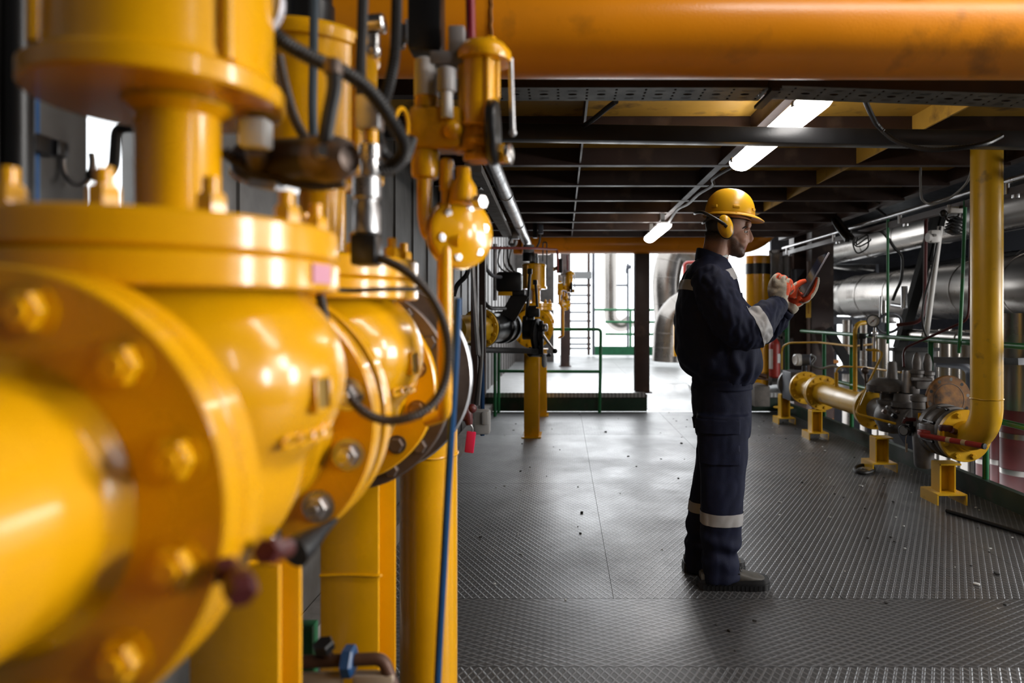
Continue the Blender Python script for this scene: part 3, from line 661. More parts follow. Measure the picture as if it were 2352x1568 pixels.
    b = MB(); b.hexb(q(1094, 465, -.03), (.8, -.6, 0), .016, .02); b.build('pilot_plug', STEEL, r)
    d = V((.62, -.78, 0)); c = q(1056, 536, .03)
    b = MB(); b.lathe(c, d, [(.03, -.045), (60 * k, -.02), (80 * k, -.002), (82 * k, .002), (82 * k, .012), (78 * k, .016), (66 * k, .018), (30 * k, .032), (0, .034)], 60); b.build('diaphragm_case', YEL, r)
    b = MB(); b.lathe(c - d * .012, d, [(70 * k, 0), (84 * k, 0), (84 * k, .01), (70 * k, .01)], 60); b.build('case_rim', mat('polished_case_edge', (.7, .55, .35), .2, .8), r)
    for i in range(6):
        t = 2 * math.pi * i / 6 + .25; a, e, _ = basis(d)
        b = MB(); b.hexb(c + d * .014 + (a * math.cos(t) + e * math.sin(t)) * 58 * k, d, .011, .008, washer=.016, stud=.003); b.build('case_bolt', STEEL, r)
    b = MB(); b.cyl(q(1022, 545), q(1022, 905), 17 * k, seg=24); b.tube(bend([q(1022, 900), q(1022, 950), q(985, 965, .1)], .03, 5), 16 * k, 18, smooth=False); b.build('down_pipe', YEL, r)
    return r
reg = make_regulator(); reg['label'] = 'yellow pneumatic regulator set with silver solenoids beside the second globe valve'
reg2 = copy_tree(reg); reg2.location += V((.255, 7.0, -.05)); ORG[reg2.name] = V(reg2.location); reg2['label'] = 'small far yellow regulator set with a dark gauge right of the distant globe valve'
# drain pipe with blue union at the bottom
r = thing('drain_pipe', 'rusty brown drain pipe with a blue union nut between the posts at the bottom', 'pipe', P(800, 1530, 1.5))
q = lambda x, y, dy=0: P(x, y, 1.5 + dy)
b = MB(); b.tube(bend([q(640, 1522), q(880, 1512), q(905, 1580)], .02, 5), .0135, 16, smooth=False); b.build('pipe', DKPIPE, r)
b = MB(); b.hexb(q(790, 1518, -.0), (1, 0, 0), .034, .024); b.build('union_nut', BLUE, r)
b = MB(); b.cyl(q(758, 1515), q(745, 1485), .011, seg=12); b.build('stem', DKPIPE, r)
b = MB(); b.hexb(q(745, 1490), (-.1, -.3, 1), .024, .018); b.build('cock_head', BLACK, r)
b = MB(); b.box(q(735, 1580), (.1, .012, .07), bev=.003); b.box(q(860, 1575), (.09, .03, .06), bev=.006); b.build('bracket', BEIGE, r)
b = MB(); b.box((P(705, 1540, 2.0)), (.05, .05, .28), bev=.004); b.box(P(705, 1540, 2.0) + V((0, 0, -.19)), (.09, .09, .12)); single(b, 'floor_stub', GREEN, 'small dark green stub post behind the rusty drain pipe', 'post')
# things on the left wall behind the valves
r = thing('wall_pipe', 'blue pipe standing against the grey wall at the far left', 'pipe', (-.98, 1.29, 0))
b = MB(); b.cyl((-.975, 1.245, 0), (-.975, 1.245, 2.4), .017, seg=18); b.build('pipe', BLUE, r)
b = MB(); b.box((-.97, 1.245, 1.6), (.05, .07, .035), bev=.004); b.box((-.95, 1.28, 1.6), (.03, .03, .03), bev=.004); b.build('clamp', BLACK, r)
b = MB(); b.cyl((-.955, 1.19, 0), (-.955, 1.19, 2.4), .028, seg=18); single(b, 'black_standpipe', BLACK, 'black upright pipe at the left edge of the picture', 'pipe')
hose('black_cable', [(-.97, 1.15, .5), (-.965, 1.155, 1.2), (-.96, 1.15, 1.6), (-.965, 1.14, 2.3)], .008, RUBBER, 'thin black cable beside the black upright pipe at the left edge', 'cable')
hose('steel_hoop', [P(178 + 34 * math.cos(t), 372 + 52 * math.sin(t), 1.42) for t in [k * math.pi / 8 for k in range(-1, 10)][::-1]], .006, ZINC, 'silver round handle seen behind the studs of the nearest valve', 'handle')
hose('black_hook', bend([P(310, 293, 1.4), P(268, 293, 1.4), P(262, 385, 1.4), P(240, 408, 1.4), P(205, 400, 1.4)], .04, 5), .0105, RUBBER, 'black curved hose end before the bright gap in the left wall', 'hose', smooth=False)
r = thing('lock_handle', 'dark red valve handle with a magenta lock tag right of the yellow downpipe', 'handle', P(1078, 1000, 2.6))
q = lambda x, y, dy=0: P(x, y, 2.6 + dy)
b = MB(); b.tube([q(1040, 900), q(1060, 920), q(1072, 948), q(1078, 975)], [.012, .02, .022, .012], 12); b.ball(q(1084, 938), .018); b.ball(q(1068, 955), .02); b.build('handle', MAROON, r)
b = MB(); b.tube([q(1078, 970), q(1086, 985), q(1080, 1000)], .003, 6); b.build('shackle', STEEL, r)
b = MB(); b.box(q(1080, 1015), (.035, .008, .082), Matrix.Rotation(.12, 3, 'Y'), bev=.016); b.build('tag', PINK, r)
b = MB(); b.cyl(q(1060, 910), q(1000, 890, .05), .014, seg=12); b.build('stem', DKPIPE, r)
# ------------------------------------------------------------------ far left: second gas train and the wall services
DA = V((.28, .96, 0)).normalized(); C0 = P(1103, 754, 6.5)
r = thing('gas_pipe', 'yellow pipe with a round bolted flange at the left wall, far behind the downpipe', 'pipe', V((C0.x, C0.y, .9)))
b = MB(); b.lathe(C0 - DA * .6, DA, [(.128, 0), (.128, .53), (.14, .56), (.152, .58)], 48); b.build('pipe', YEL2, r)
b = MB(); b.lathe(C0 - DA * .03, DA, [(.14, 0), (.188, 0), (.19, .003), (.19, .03), (.14, .03)], 64); b.build('flange', YEL2, r)
flange_bolts(r, C0 - DA * .03, -DA, .165, 12, .017, YEL2, .2)
r = thing('filter_unit', 'black cylindrical filter unit behind the yellow flange at the left wall', 'filter', V((C0.x + .15, C0.y + .45, .7)))
b = MB(); b.lathe(C0 + DA * .002, DA, [(.1, 0), (.185, 0), (.19, .004), (.19, .034), (.15, .04), (.15, .05), (.145, .06), (.145, .48), (.165, .5), (.165, .56), (.15, .57), (.15, .66), (.168, .67), (.168, .72), (.1, .74)], 56); b.build('housing', BLKSTEEL, r)
b = MB(); c = P(1180, 702, 6.9); b.bar(c + V((-.06, 0, -.12)), c + V((.08, 0, .13)), .16, .07, (0, 1, 0)); b.build('arm', BLKSTEEL, r)
b = MB(); b.bar(P(1100, 803, 6.2), P(1232, 806, 6.9), .07, .055, bev=.01); b.build('cross_bar', BLKSTEEL, r)
b = MB(); b.cyl(P(1215, 808, 6.85), P(1240, 808, 6.95), .05, seg=16, ch=.01); b.build('bar_end', BLACK, r)
r = thing('shutoff_actuator', 'black box actuator with rounded edges above the filter unit', 'actuator', P(1175, 672, 6.8))
b = MB(); b.box(P(1170, 648, 6.8), (.255, .2, .2), bev=.035); b.build('case', BLACK, r)
b = MB(); b.box(P(1160, 674, 6.69), (.14, .01, .04), bev=.004); b.build('yellow_plate', YEL, r)
b = MB(); b.box(P(1190, 672, 6.8), (.14, .14, .05), bev=.01); b.build('foot', BLKSTEEL, r)
# levers and linkage
r = thing('lever_linkage', 'black linkage with two upright levers before the distant yellow valve', 'linkage', P(1228, 780, 6.95))
q = lambda x, y, dy=0: P(x, y, 6.95 + dy)
b = MB(); b.tube([q(1208, 735), q(1213, 690), q(1216, 640), q(1218, 622)], .016, 10); b.box(q(1217, 623), (.05, .05, .06), bev=.01); b.build('lever', BLACK, r)
b = MB(); b.tube([q(1234, 705), q(1232, 670), q(1230, 650)], .014, 10); b.box(q(1229, 648), (.045, .045, .05), bev=.008); b.build('lever', BLACK, r)
b = MB(); b.box(q(1226, 718), (.12, .1, .09), bev=.012); b.cyl(q(1215, 706), q(1232, 706), .02, seg=14); b.build('lever_block', BLKSTEEL, r)
b = MB(); b.lathe(q(1231, 770), (1, -.3, 0), [(.04, 0), (.17, 0), (.17, .03), (.1, .04), (.1, .06), (.0, .06)], 40); b.build('disc', BLKSTEEL, r)
b = MB(); b.box(q(1243, 775, -.05), (.045, .06, .34), bev=.01); b.build('quadrant', BLACK, r)
b = MB(); b.lathe(q(1249, 752, -.1), (1, -.4, 0), [(.04, 0), (.04, .03), (.02, .04), (0, .04)], 16); b.build('hub', STEEL, r)
b = MB(); b.tube([q(1247, 770, -.1), q(1258, 785, -.12), q(1272, 803, -.14)], [.018, .013, .011], 10); b.build('crank', ZINC, r)
b = MB(); b.ball(q(1275, 806, -.14), .026); b.build('knob', BLACK, r)
b = MB(); b.box(q(1214, 740, .05), (.12, .12, .14), bev=.02); b.cyl(q(1200, 755, .05), q(1228, 755, .05), .11, seg=30, ch=.01); b.build('gearbox', BLKSTEEL, r)
h_post(-.33, 7.28, .89, .155, .27, 'yellow steel post with a dark open foot in front of the green railing', 'yellow support posts')
h_post(-.285, 8.75, .84, .155, .19, 'farthest yellow steel post, half hidden behind the one with the open foot', 'yellow support posts')
r = thing('air_filter', 'small clear bowl air filter on the yellow post below the crank', 'filter', P(1250, 845, 7.0))
b = MB(); b.lathe(P(1250, 842, 7.0), (0, 0, 1), [(.0, -.01), (.02, 0), (.028, .02), (.028, .1), (.03, .1), (.03, .13), (.0, .14)], 18); b.build('bowl', GLASSY, r)
b = MB(); b.box(P(1245, 816, 7.0), (.13, .04, .03), bev=.006); b.ball(P(1262, 815, 7.0), .02); b.build('head', BLKSTEEL, r)
r = thing('beacon', 'clear domed indicator with a black collar on the far yellow actuator', 'indicator', P(1214, 601, 8.4))
b = MB(); b.lathe(P(1214, 601, 8.4), (0, 0, 1), [(.075, 0), (.075, .1), (.07, .11), (0, .11)], 28); b.build('collar', BLACK, r)
b = MB(); b.lathe(P(1214, 580, 8.4), (0, 0, 1), [(.07, 0), (.07, .08), (.065, .095), (0, .1)], 28); b.build('dome', GLASSY, r)
hose('thin_loop_pipe', bend([P(1247, 600, 8.2), P(1247, 556, 8.2), P(1256, 556, 8.2), P(1256, 600, 8.2), P(1255, 640, 8.2)], .03, 4), .008, BLKSTEEL, 'narrow black loop of tube sticking up above the far yellow actuator', 'tube', smooth=False)
hose('red_air_pipe', bend([P(1118, 569, 6.9), P(1225, 570, 7.6), P(1280, 573, 8.3), P(1281, 590, 8.3), P(1281, 625, 8.3)], .06, 5), .014, mat('dusky_red', (.28, .06, .05), .5), 'thin dusky red pipe running level and bending down at the far valve', 'pipe', smooth=False)
r = thing('junction_box', 'small black box hanging below the roof at the left end of the far orange pipe', 'box', P(1240, 540, 8.0))
b = MB(); b.box(P(1229, 522, 8.0), (.05, .05, .25)); b.build('hanger', BLACK, r)
b = MB(); b.box(P(1242, 526, 7.95), (.06, .06, .11), bev=.008); b.build('case', GREYP, r)
b = MB(); b.tube([P(1241, 538, 7.95), P(1239, 555, 7.95), P(1232, 570, 7.95)], .012, 8); b.build('cable', HOSE, r)
# wall services
b = MB(); b.cyl(P(1120, 350, 4.2), P(1212, 560, 8.8), .055, seg=24)
for t in (.28, .62): p = P(1120, 350, 4.2).lerp(P(1212, 560, 8.8), t); d = (P(1212, 560, 8.8) - P(1120, 350, 4.2)).normalized(); b.cyl(p, p + d * .04, .061, seg=24)
single(b, 'galvanised_pipe', ZINC, 'shiny galvanised pipe running away under the roof along the left wall', 'pipe')
r = thing('wall_cable_tray', 'dusty steel cable tray on the left wall beside the galvanised pipe', 'cable tray', P(1130, 480, 6))
b = MB(); b.bar(P(1086, 385, 4.0), P(1165, 538, 7.6), .10, .05); b.build('tray', mat('dusty_grey_steel', (.2, .18, .165), .6, .3, var=.3), r)
b = MB(); b.tube([P(1100, 430, 4.5), P(1120, 440, 4.8), P(1140, 470, 5.5), P(1160, 505, 6.4)], .012, 8); b.build('cable', HOSE, r)
b = MB(); b.box(P(1180, 535, 7.7), (.12, .1, .14), bev=.008); b.tube([P(1175, 548, 7.6), P(1172, 560, 7.6), P(1182, 562, 7.6), P(1186, 552, 7.6)], .02, 8); single(b, 'pull_box', ZINC, 'small steel pull box with a curved spout at the end of the wall tray', 'box')
hose('steel_conduit', [P(1084, 560, 4.75), P(1088, 660, 4.75), P(1098, 800, 4.75), P(1100, 812, 4.75)], .017, ZINC, 'bright steel conduit standing in front of the yellow flange at the left', 'conduit')
hose('grey_cable', [P(1099, 808, 4.78), P(1103, 830, 4.8), P(1098, 880, 4.8), P(1092, 930, 4.85)], .012, HOSE, 'dark cable leaving the foot of the bright steel conduit', 'cable')
hose('grey_cable', [P(1105, 700, 4.9), P(1108, 800, 4.9), P(1104, 870, 4.9), P(1099, 930, 4.95)], .010, LAMPB, 'thin grey cable just right of the bright steel conduit', 'cable')
hose('wall_conduit', bend([P(1110, 570, 5.9), P(1108, 690, 5.9), P(1125, 708, 6.0), P(1160, 708, 6.4)], .12, 6), .018, BLKSTEEL, 'dark conduit bending from the left wall to the filter unit', 'conduit', smooth=False)
hose('wall_conduit', bend([P(1116, 560, 6.0), P(1112, 610, 6.0), P(1130, 634, 6.3), P(1150, 636, 6.6)], .12, 6), .018, GREYP, 'grey conduit bending from the left wall to the black box actuator', 'conduit', smooth=False)
hose('wall_conduit', [P(1137, 560, 7.2), P(1137, 690, 7.2)], .022, ZINC, 'short bright upright conduit behind the black box actuator', 'conduit')
hose('blue_pipe', [P(1104, 812, 5.6), P(1107, 850, 5.6), P(1108, 935, 5.6), P(1108, 1000, 5.6)], .018, BLUE, 'short blue upright pipe at the left wall under the black cross bar', 'pipe')
for i, (x0, x1, x2) in enumerate(((1150, 1152, 1170), (1158, 1165, 1182), (1166, 1175, 1188), (1176, 1178, 1176))):
    hose('drooping_cable', [P(x0, 565, 7.3), P(x1 - 8, 600, 7.3), P(x1, 618, 7.2), P(x2, 628, 7.1)], .009, [LAMPB, WHITE, HOSE, LAMPB][i], 'thin drooping cable above the black box actuator, %s from the left' % ORD[i], 'cable')
hose('black_wall_cable', [P(1060, 590, 4.8), P(1075, 600, 4.8), P(1072, 630, 4.8), P(1050, 655, 4.8), P(1042, 680, 4.8)], .017, RUBBER, 'thick black cable end on the left wall below the yellow diaphragm', 'cable')
b = MB(); b.box(P(1107, 968, 5.3), (.13, .09, .19), bev=.02); b.box(P(1114, 960, 5.24), (.05, .02, .1), bev=.008); single(b, 'socket_box', WHITE, 'grey white socket box low on the left wall near the magenta tag', 'box')
b = MB(); b.box(P(1100, 640, 5.2) + V((-.03, 0, 0)), (.05, .1, 1.9)); single(b, 'wall_stanchion', BROWN, 'dark brown steel upright at the left wall behind the bright conduit', 'post')
b = MB(); b.box(P(1122, 640, 5.9) + V((-.05, 0, 0)), (.05, .1, 2.0)); single(b, 'wall_stanchion', BROWN, 'dark brown steel upright at the left wall beside the yellow flange', 'post')
# ------------------------------------------------------------------ back: railing, columns, orange pipe, daylight
def rail(name, parts, label, group=None, rad=.021, cat='railing'):
    "parts: list of (part name, points)"
    p0 = V(parts[0][1][0]); r = thing(name, label, cat, (p0.x, p0.y, min(V(q).z for _, qs in parts for q in qs)), group)
    for nm, qs in parts:
        b = MB(); b.tube(bend(qs, .05, 5) if len(qs) > 2 else qs, rad, 14, smooth=False); b.build(nm, GREEN, r)
    return r
q = lambda x, y, dy=0: P(x, y, 8.95 + dy)
rail('green_railing', [('top_rail', [q(1265, 756), q(1380, 756), q(1379, 850), q(1377, 948)]), ('mid_rail', [q(1146, 852), q(1379, 853)]), ('post', [q(1146, 800), q(1145, 948)]), ('post', [q(1137, 800, -.3), q(1137, 956, -.3)])], 'green tube railing before the step at the back, between the posts and the brown column')
def column(x0, x1, y, z0, z1, label):
    r = thing('steel_column', label, 'column', ((x0 + x1) / 2, y, z0), None)
    b = MB(); w = x1 - x0; x = (x0 + x1) / 2
    b.box((x, y - .08, (z0 + z1) / 2), (w, .014, z1 - z0), bev=.003); b.box((x, y + .08, (z0 + z1) / 2), (w, .014, z1 - z0), bev=.003); b.box((x, y, (z0 + z1) / 2), (.01, .15, z1 - z0)); b.build('shaft', BROWN, r)
    b = MB(); b.box((x, y, z0 + .008), (w + .06, .24, .016)); b.build('base_plate', BROWN, r)
    return r
column(.975, 1.17, 9.3, .23, 2.42, 'wide dark brown steel column at the back, left of the standing worker')
column(-.05, .135, 13.7, .25, 2.6, 'slimmer brown steel column standing in daylight behind the far yellow valve')
r = thing('far_orange_pipe', 'orange gas pipe across the back that curves up at its right end', 'pipe', (1.2, 9.2, 2.0))
z = H + (722 - 561) * 9.2 / F
qq = [(-.55, 9.2, z), (2.35, 9.2, z)] + [(2.35 + .55 * math.sin(math.radians(t)), 9.2 - .0 * t, z + .55 - .55 * math.cos(math.radians(t))) for t in range(8, 91, 8)] + [(2.9, 9.2, z + .8)]
b = MB(); b.tube(qq, .125, 48, smooth=False); b.build('pipe', ORA, r)
b = MB(); b.cyl((2.34, 9.2, z), (2.352, 9.2, z), .128, seg=48); b.cyl((-.28, 9.2, z), (-.268, 9.2, z), .128, seg=48); b.build('weld_bead', ORA, r)
b = MB(); b.box((-.42, 9.25, z + .0), (.5, .16, .26), bev=.02); b.build('pipe_stub', ORA, r)
r = thing('banded_pipe', 'thick upright yellow pipe with a black band behind the gloves of the worker', 'pipe', P(1740, 850, 9.5))
bx = P(1740, 700, 9.5).x
b = MB(); b.cyl((bx, 9.5, .5), (bx, 9.5, H + (722 - 588) * 9.5 / F), .172, seg=48); b.build('pipe', YEL, r)
b = MB(); b.cyl((bx, 9.5, H + (722 - 630) * 9.5 / F), (bx, 9.5, H + (722 - 606) * 9.5 / F), .1735, seg=48); b.build('black_band', BLACK, r)
b = MB(); b.cyl((bx, 9.5, .3), (bx, 9.5, .5), .15, seg=30); b.build('foot', YEL, r)
# outside: rungs, rails, silver pipes
r = thing('cage_ladder', 'dark steel stair frame with level rungs standing in the white daylight', 'ladder', P(1340, 800, 17))
for x in (1296 + 12, 1352, 1363):
    b = MB(); b.bar(P(x, 575, 17), P(x, 815, 17), .07 if x > 1350 else .05, .08, (0, 1, 0)); b.build('stringer', [BROWN, BROWN, GREYP][0] if x < 1360 else GREYP, r)
for i, y in enumerate((655, 678, 697, 717, 737, 757, 776, 790, 800)):
    b = MB(); b.bar(P(1308, y, 17), P(1358, y, 17), .06, .045 if i else .06, (0, 0, 1)); b.build('rung', GREYP, r)
b = MB(); b.box(P(1333, 632, 17), (.55, .2, .17)); b.build('landing', mat('grey_landing', (.2, .2, .2), .5), r)
b = MB(); b.bar(P(1280, 697, 16.9), P(1308, 697, 16.9), .05, .045); b.build('rung', GREYP, r)
q = lambda x, y, dy=0: P(x, y, 16.5 + dy)
rail('back_railing', [('top_rail', [q(1366, 711), q(1600, 712)]), ('mid_rail', [q(1390, 739), q(1600, 740)]), ('mid_rail', [q(1390, 767), q(1600, 768)]), ('post', [q(1448, 711), q(1448, 812)]), ('post', [q(1560, 712), q(1560, 812)])], 'thin green railing at the far edge of the raised floor against the daylight', rad=.03)
b = MB(); b.bar(q(1366, 805, -.1), q(1560, 806, -.1), .05, .21); single(b, 'toe_board', mat('mid_green_paint', (.012, .12, .05), .45, var=.15), 'green toe board at the far edge of the raised floor', 'toe board')
hose('u_bend_pipe', bend([P(1402, 560, 18.5), P(1402, 735, 18.5), P(1425, 752, 18.5), P(1450, 735, 18.5)], .5, 8), .17, ALU, 'silver pipe outside with a round bend at its foot, left of the thick brown column', 'pipe', smooth=False, seg=24)
hose('thin_pipe', [P(1394, 560, 18), P(1394, 712, 18)], .035, ALU, 'thin pale upright pipe outside, beside the silver pipe with the bend', 'pipe')
r = thing('lamp_mast', 'thin mast with a small lamp outside in the daylight', 'mast', P(1442, 712, 17.2))
b = MB(); b.cyl(P(1442, 815, 17.2), P(1442, 605, 17.2), .028, seg=10); b.cyl(P(1416, 655, 17.2), P(1442, 655, 17.2), .028, seg=10); b.build('pole', GREYP, r)
b = MB(); b.box(P(1444, 613, 17.2), (.13, .12, .1), bev=.02); b.box(P(1440, 622, 17.2), (.07, .06, .12), bev=.01); b.build('lamp_head', GREYP, r)
def clad(name, pts, rad, label, joints=(), seg=40, M=ALU, group=None, r0=.6):
    "an insulated pipe in bright sheet cladding: a skin plus the lap joints"
    q = bend(pts, r0, 5) if len(pts) > 2 else [V(p) for p in pts]
    c = q[len(q) // 2]; r = thing(name, label, 'pipe', (c.x, c.y, c.z - rad), group)
    b = MB(); b.tube(q, rad, seg, smooth=False); b.build('cladding', M, r)
    L = [0]
    for i in range(1, len(q)): L.append(L[-1] + (q[i] - q[i - 1]).length)
    for t in joints:
        s = t * L[-1]; i = max(k for k in range(len(q) - 1) if L[k] <= s + 1e-6); d = (q[i + 1] - q[i]).normalized(); p = q[i] + d * (s - L[i])
        b = MB(); b.lathe(p - d * .012, d, [(rad - .005, 0), (rad + .006, .004), (rad + .008, .012), (rad + .006, .02), (rad - .005, .024)], seg); b.build('lap_joint', M, r)
    return r
clad('clad_elbow_pipe', [P(1535, 735, 15), P(1528, 640, 15), P(1545, 570, 15), P(1600, 585, 15), P(1610, 700, 15)], .30, 'silver clad pipe arching over behind the left shoulder of the worker', (.12, .3, .42, .5, .6), r0=.75)
clad('clad_elbow_pipe', [P(1530, 830, 13.5), P(1535, 730, 13.5), P(1580, 690, 13.5), P(1640, 690, 13.5)], .28, 'lower silver clad elbow in front of the arching one', (.15, .3, .45, .6), r0=.7)
b = MB(); b.tube(bend([P(1572, 660, 12), P(1572, 603, 12), P(1600, 603, 12)], .08, 5), .03, 12, smooth=False); single(b, 'red_bracket', RED, 'bright red bent tube just above the shoulder of the worker', 'tube')
b = MB(); b.bar(P(1552, 745, 11), P(1552, 818, 11), .07, .07, (0, 1, 0)); single(b, 'yellow_stub_post', YEL, 'short yellow post in the daylight right behind the back of the worker', 'post')
# back right: glazed partition, brown columns, red extinguisher
r = thing('glazed_partition', 'tall aluminium framed partition with pale panes behind the gloves', 'partition', P(1795, 880, 9.6))
for x in (1768, 1793, 1815):
    b = MB(); b.bar(P(x, 575, 9.6), P(x, 885, 9.6), .045, .05, (0, 1, 0)); b.build('mullion', ZINC, r)
for y in (578, 777, 880):
    b = MB(); b.bar(P(1768, y, 9.6), P(1815, y - 3, 9.6), .05, .04, (0, 0, 1)); b.build('transom', ZINC, r)
PANE = mat('frosted_pane', (.45, .47, .49), .25, .1, var=.2, scale=2)
for x0, x1 in ((1769, 1792), (1794, 1814)):
    for y0, y1 in ((580, 775), (779, 878)):
        b = MB(); b.box((P(x0, y0, 9.62) + P(x1, y1, 9.62)) / 2, (abs(x1 - x0) * 9.6 / F, .01, (y1 - y0) * 9.6 / F)); b.build('pane', PANE, r)
b = MB(); b.box(P(1690, 840, 9.75) + V((.1, 0, .0)), (1.3, .05, .5)); single(b, 'screen_wall', DKGREEN, 'low dark green panel at the back behind the worker', 'panel')
r = thing('twin_column', 'pair of dark brown steel columns with a gusset right of the glazed partition', 'column', P(1860, 900, 9.3))
for x0, x1, y in ((1818, 1856, 9.5), (1858, 1908, 9.2)):
    b = MB(); b.box(((P(x0, 0, y).x + P(x1, 0, y).x) / 2, y, 1.2), ((x1 - x0) * y / F, .2, 2.6)); b.build('shaft', BROWN, r)
b = MB(); b.bar(P(1857, 600, 9.08), P(1857, 880, 9.08), .03, .05, (0, 1, 0)); b.build('flange_edge', mat('worn_brown', (.14, .09, .07), .5), r)
b = MB(); b.prism([P(1818, 618, 9.3), P(1850, 618, 9.3), P(1818, 596 + 62, 9.3)], (0, .02, 0)); b.build('gusset', GREYP, r)
r = thing('warning_tag', 'small yellow tag on the brown column below the tablet', 'tag', P(1857, 708, 9.0))
b = MB(); b.box(P(1857, 709, 9.03), (.065, .006, .235)); b.build('plate', mat('tag_yellow', (.75, .42, .04), .5), r)
b = MB(); b.box(P(1857, 709, 9.024), (.016, .004, .13)); b.build('print', mat('tag_print', (.5, .2, .02), .5), r)
r = thing('fire_extinguisher', 'red fire extinguisher with a white label beside the elbow of the worker', 'extinguisher', P(1780, 850, 9.0))
c = P(1779, 850, 9.0); up = V((0, 0, 1))
b = MB(); b.lathe(c, up, [(.05, -.1), (.068, -.08), (.07, 0), (.07, .33), (.062, .37), (.035, .41), (.02, .425), (.02, .45)], 30); b.build('cylinder', RED, r)
b = MB(); b.box(c + up * .465, (.035, .035, .04), bev=.006); b.bar(c + V((-.02, 0, .48)), c + V((.03, -.02, .545)), .018, .012); b.build('valve_head', BLKSTEEL, r)
b = MB(); b.tube([c + V((.02, 0, .46)), c + V((.07, -.02, .42)), c + V((.085, -.02, .3)), c + V((.078, -.02, .2))], .009, 8); b.build('hose', RUBBER, r)
def band(z0, z1, a0, a1, R):
    vs = []; n = 10
    m = MB(); rg = []
    for t in range(n + 1):
        a = math.radians(a0 + (a1 - a0) * t / n); rg.append([c + V((R * math.cos(a), R * math.sin(a), z0)), c + V((R * math.cos(a), R * math.sin(a), z1)), c + V(((R + .002) * math.cos(a), (R + .002) * math.sin(a), z1)), c + V(((R + .002) * math.cos(a), (R + .002) * math.sin(a), z0))])
    return m.loft(rg)
band(.1, .22, -75, 10, .0705).build('label', WHITE, r); band(.02, .28, -178, -125, .0705).build('label', WHITE, r)
hose('green_standpipe', [P(1808, 690, 9.2), P(1808, 938, 9.2)], .032, GREEN, 'green upright pipe in front of the glazed partition', 'pipe')
rail('side_railing', [('top_rail', [P(1745, 775, 9.4), P(1806, 757, 9.3)]), ('mid_rail', [P(1742, 800, 9.4), P(1768, 800, 9.4)]), ('post', [P(1745, 770, 9.4), P(1745, 875, 9.4)])], 'short pale green handrail between the worker and the glazed partition')
b = MB(); b.box(P(1742, 868, 9.0), (.22, .25, .02), Matrix.Rotation(.1, 3, 'Y')); b.cyl(P(1735, 858, 8.9), P(1760, 865, 8.9), .03, seg=14); single(b, 'scrap_bundle', DKPIPE, 'small heap of rusty scrap pipe on the ledge behind the worker', 'scrap')
b = MB(); b.box(P(1738, 905, 9.1), (.2, .5, .26)); single(b, 'brown_plinth', CONC, 'low dusty plinth at the back behind the hips of the worker', 'plinth')
# ------------------------------------------------------------------ right: gas train on yellow posts
RX, RZ = 2.70, .475
ax = lambda y: V((RX, y, RZ)); dY = V((0, 1, 0)); UP = V((0, 0, 1))
def rflange(par, y0, y1, R=.18, ri=.1, M=YEL2, seg=64, name='flange'):
    b = MB(); b.lathe(ax(y0), dY, [(ri, 0), (R - .003, 0), (R, .003), (R, y1 - y0 - .003), (R - .003, y1 - y0), (ri, y1 - y0)], seg); return b.build(name, M, par)
r = thing('riser_pipe', 'tall yellow riser column with an elbow and bolted flange at the right', 'pipe', (RX, 4.35, RZ - .1))
qq = [(RX, 4.58, RZ)] + [(RX, 4.58 - .23 * math.sin(math.radians(t)), RZ + .23 - .23 * math.cos(math.radians(t))) for t in range(6, 91, 6)] + [(RX, 4.35, 2.38)]
b = MB(); b.tube(qq, .0915, 48, smooth=False); b.build('pipe', YEL2, r)
b = MB(); b.tube([(RX + .0925 * math.cos(t), 4.35 + .0925 * math.sin(t), .755 + .0015 * math.sin(6 * t)) for t in [k * math.pi / 20 for k in range(40)]], .005, 6, closed=True, smooth=False); b.build('weld_bead', YEL2, r)
rflange(r, 4.575, 4.61, .175, .085); b = MB(); b.lathe(ax(4.53), dY, [(.0915, 0), (.105, .045)], 48); b.build('hub', YEL2, r)
flange_bolts(r, ax(4.575), -dY, .145, 8, .018, YEL2, .35, washer=.022)
r = thing('butterfly_valve', 'dark grey flanged valve body behind the elbow of the yellow riser', 'valve', (RX, 4.75, RZ - .19))
b = MB(); b.lathe(ax(4.612), dY, [(.08, 0), (.168, 0), (.172, .006), (.172, .05), (.16, .055), (.16, .09), (.178, .095), (.18, .1), (.18, .14), (.17, .145), (.17, .2), (.182, .205), (.182, .25), (.1, .26)], 64); b.build('body', CAST, r)
for i in range(8):
    t = .35 + i * math.pi / 4; p = ax(4.70) + V((.171 * math.cos(t), 0, .171 * math.sin(t))); m = MB(); m.cyl(p, p + V((.004, 0, .004)), .012, seg=10); m.cyl(p + V((0, -.02, 0)), p + V((0, .12, 0)), .01, seg=8); m.build('stud', BLKSTEEL, r)
b = MB(); b.box(P(2128, 990, 4.58), (.06, .1, .1), bev=.008); b.build('stem_block', CAST, r)
b = MB(); b.cyl(P(2117, 999, 4.5), P(2262, 1025, 4.1), .0175, seg=18); b.build('lever', RED, r)
b = MB(); b.box(P(2122, 994, 4.52), (.06, .07, .04), bev=.01); b.build('lever_root', RED, r)
b = MB(); b.lathe(P(2258, 1024.3, 4.11), P(2262, 1025, 4.1) - P(2117, 999, 4.5), [(.0, 0), (.0178, 0), (.0178, .012), (.013, .0125), (.0, .0125)], 18); b.build('lever_end', BLACK, r)
for t in (.42, .66):
    p = P(2117, 999, 4.5).lerp(P(2262, 1025, 4.1), t); d = (P(2262, 1025, 4.1) - P(2117, 999, 4.5)).normalized(); b = MB(); b.cyl(p, p + d * .03, .0178, seg=18); b.build('worn_paint', mat('scratched_beige', (.55, .38, .2), .5), r)
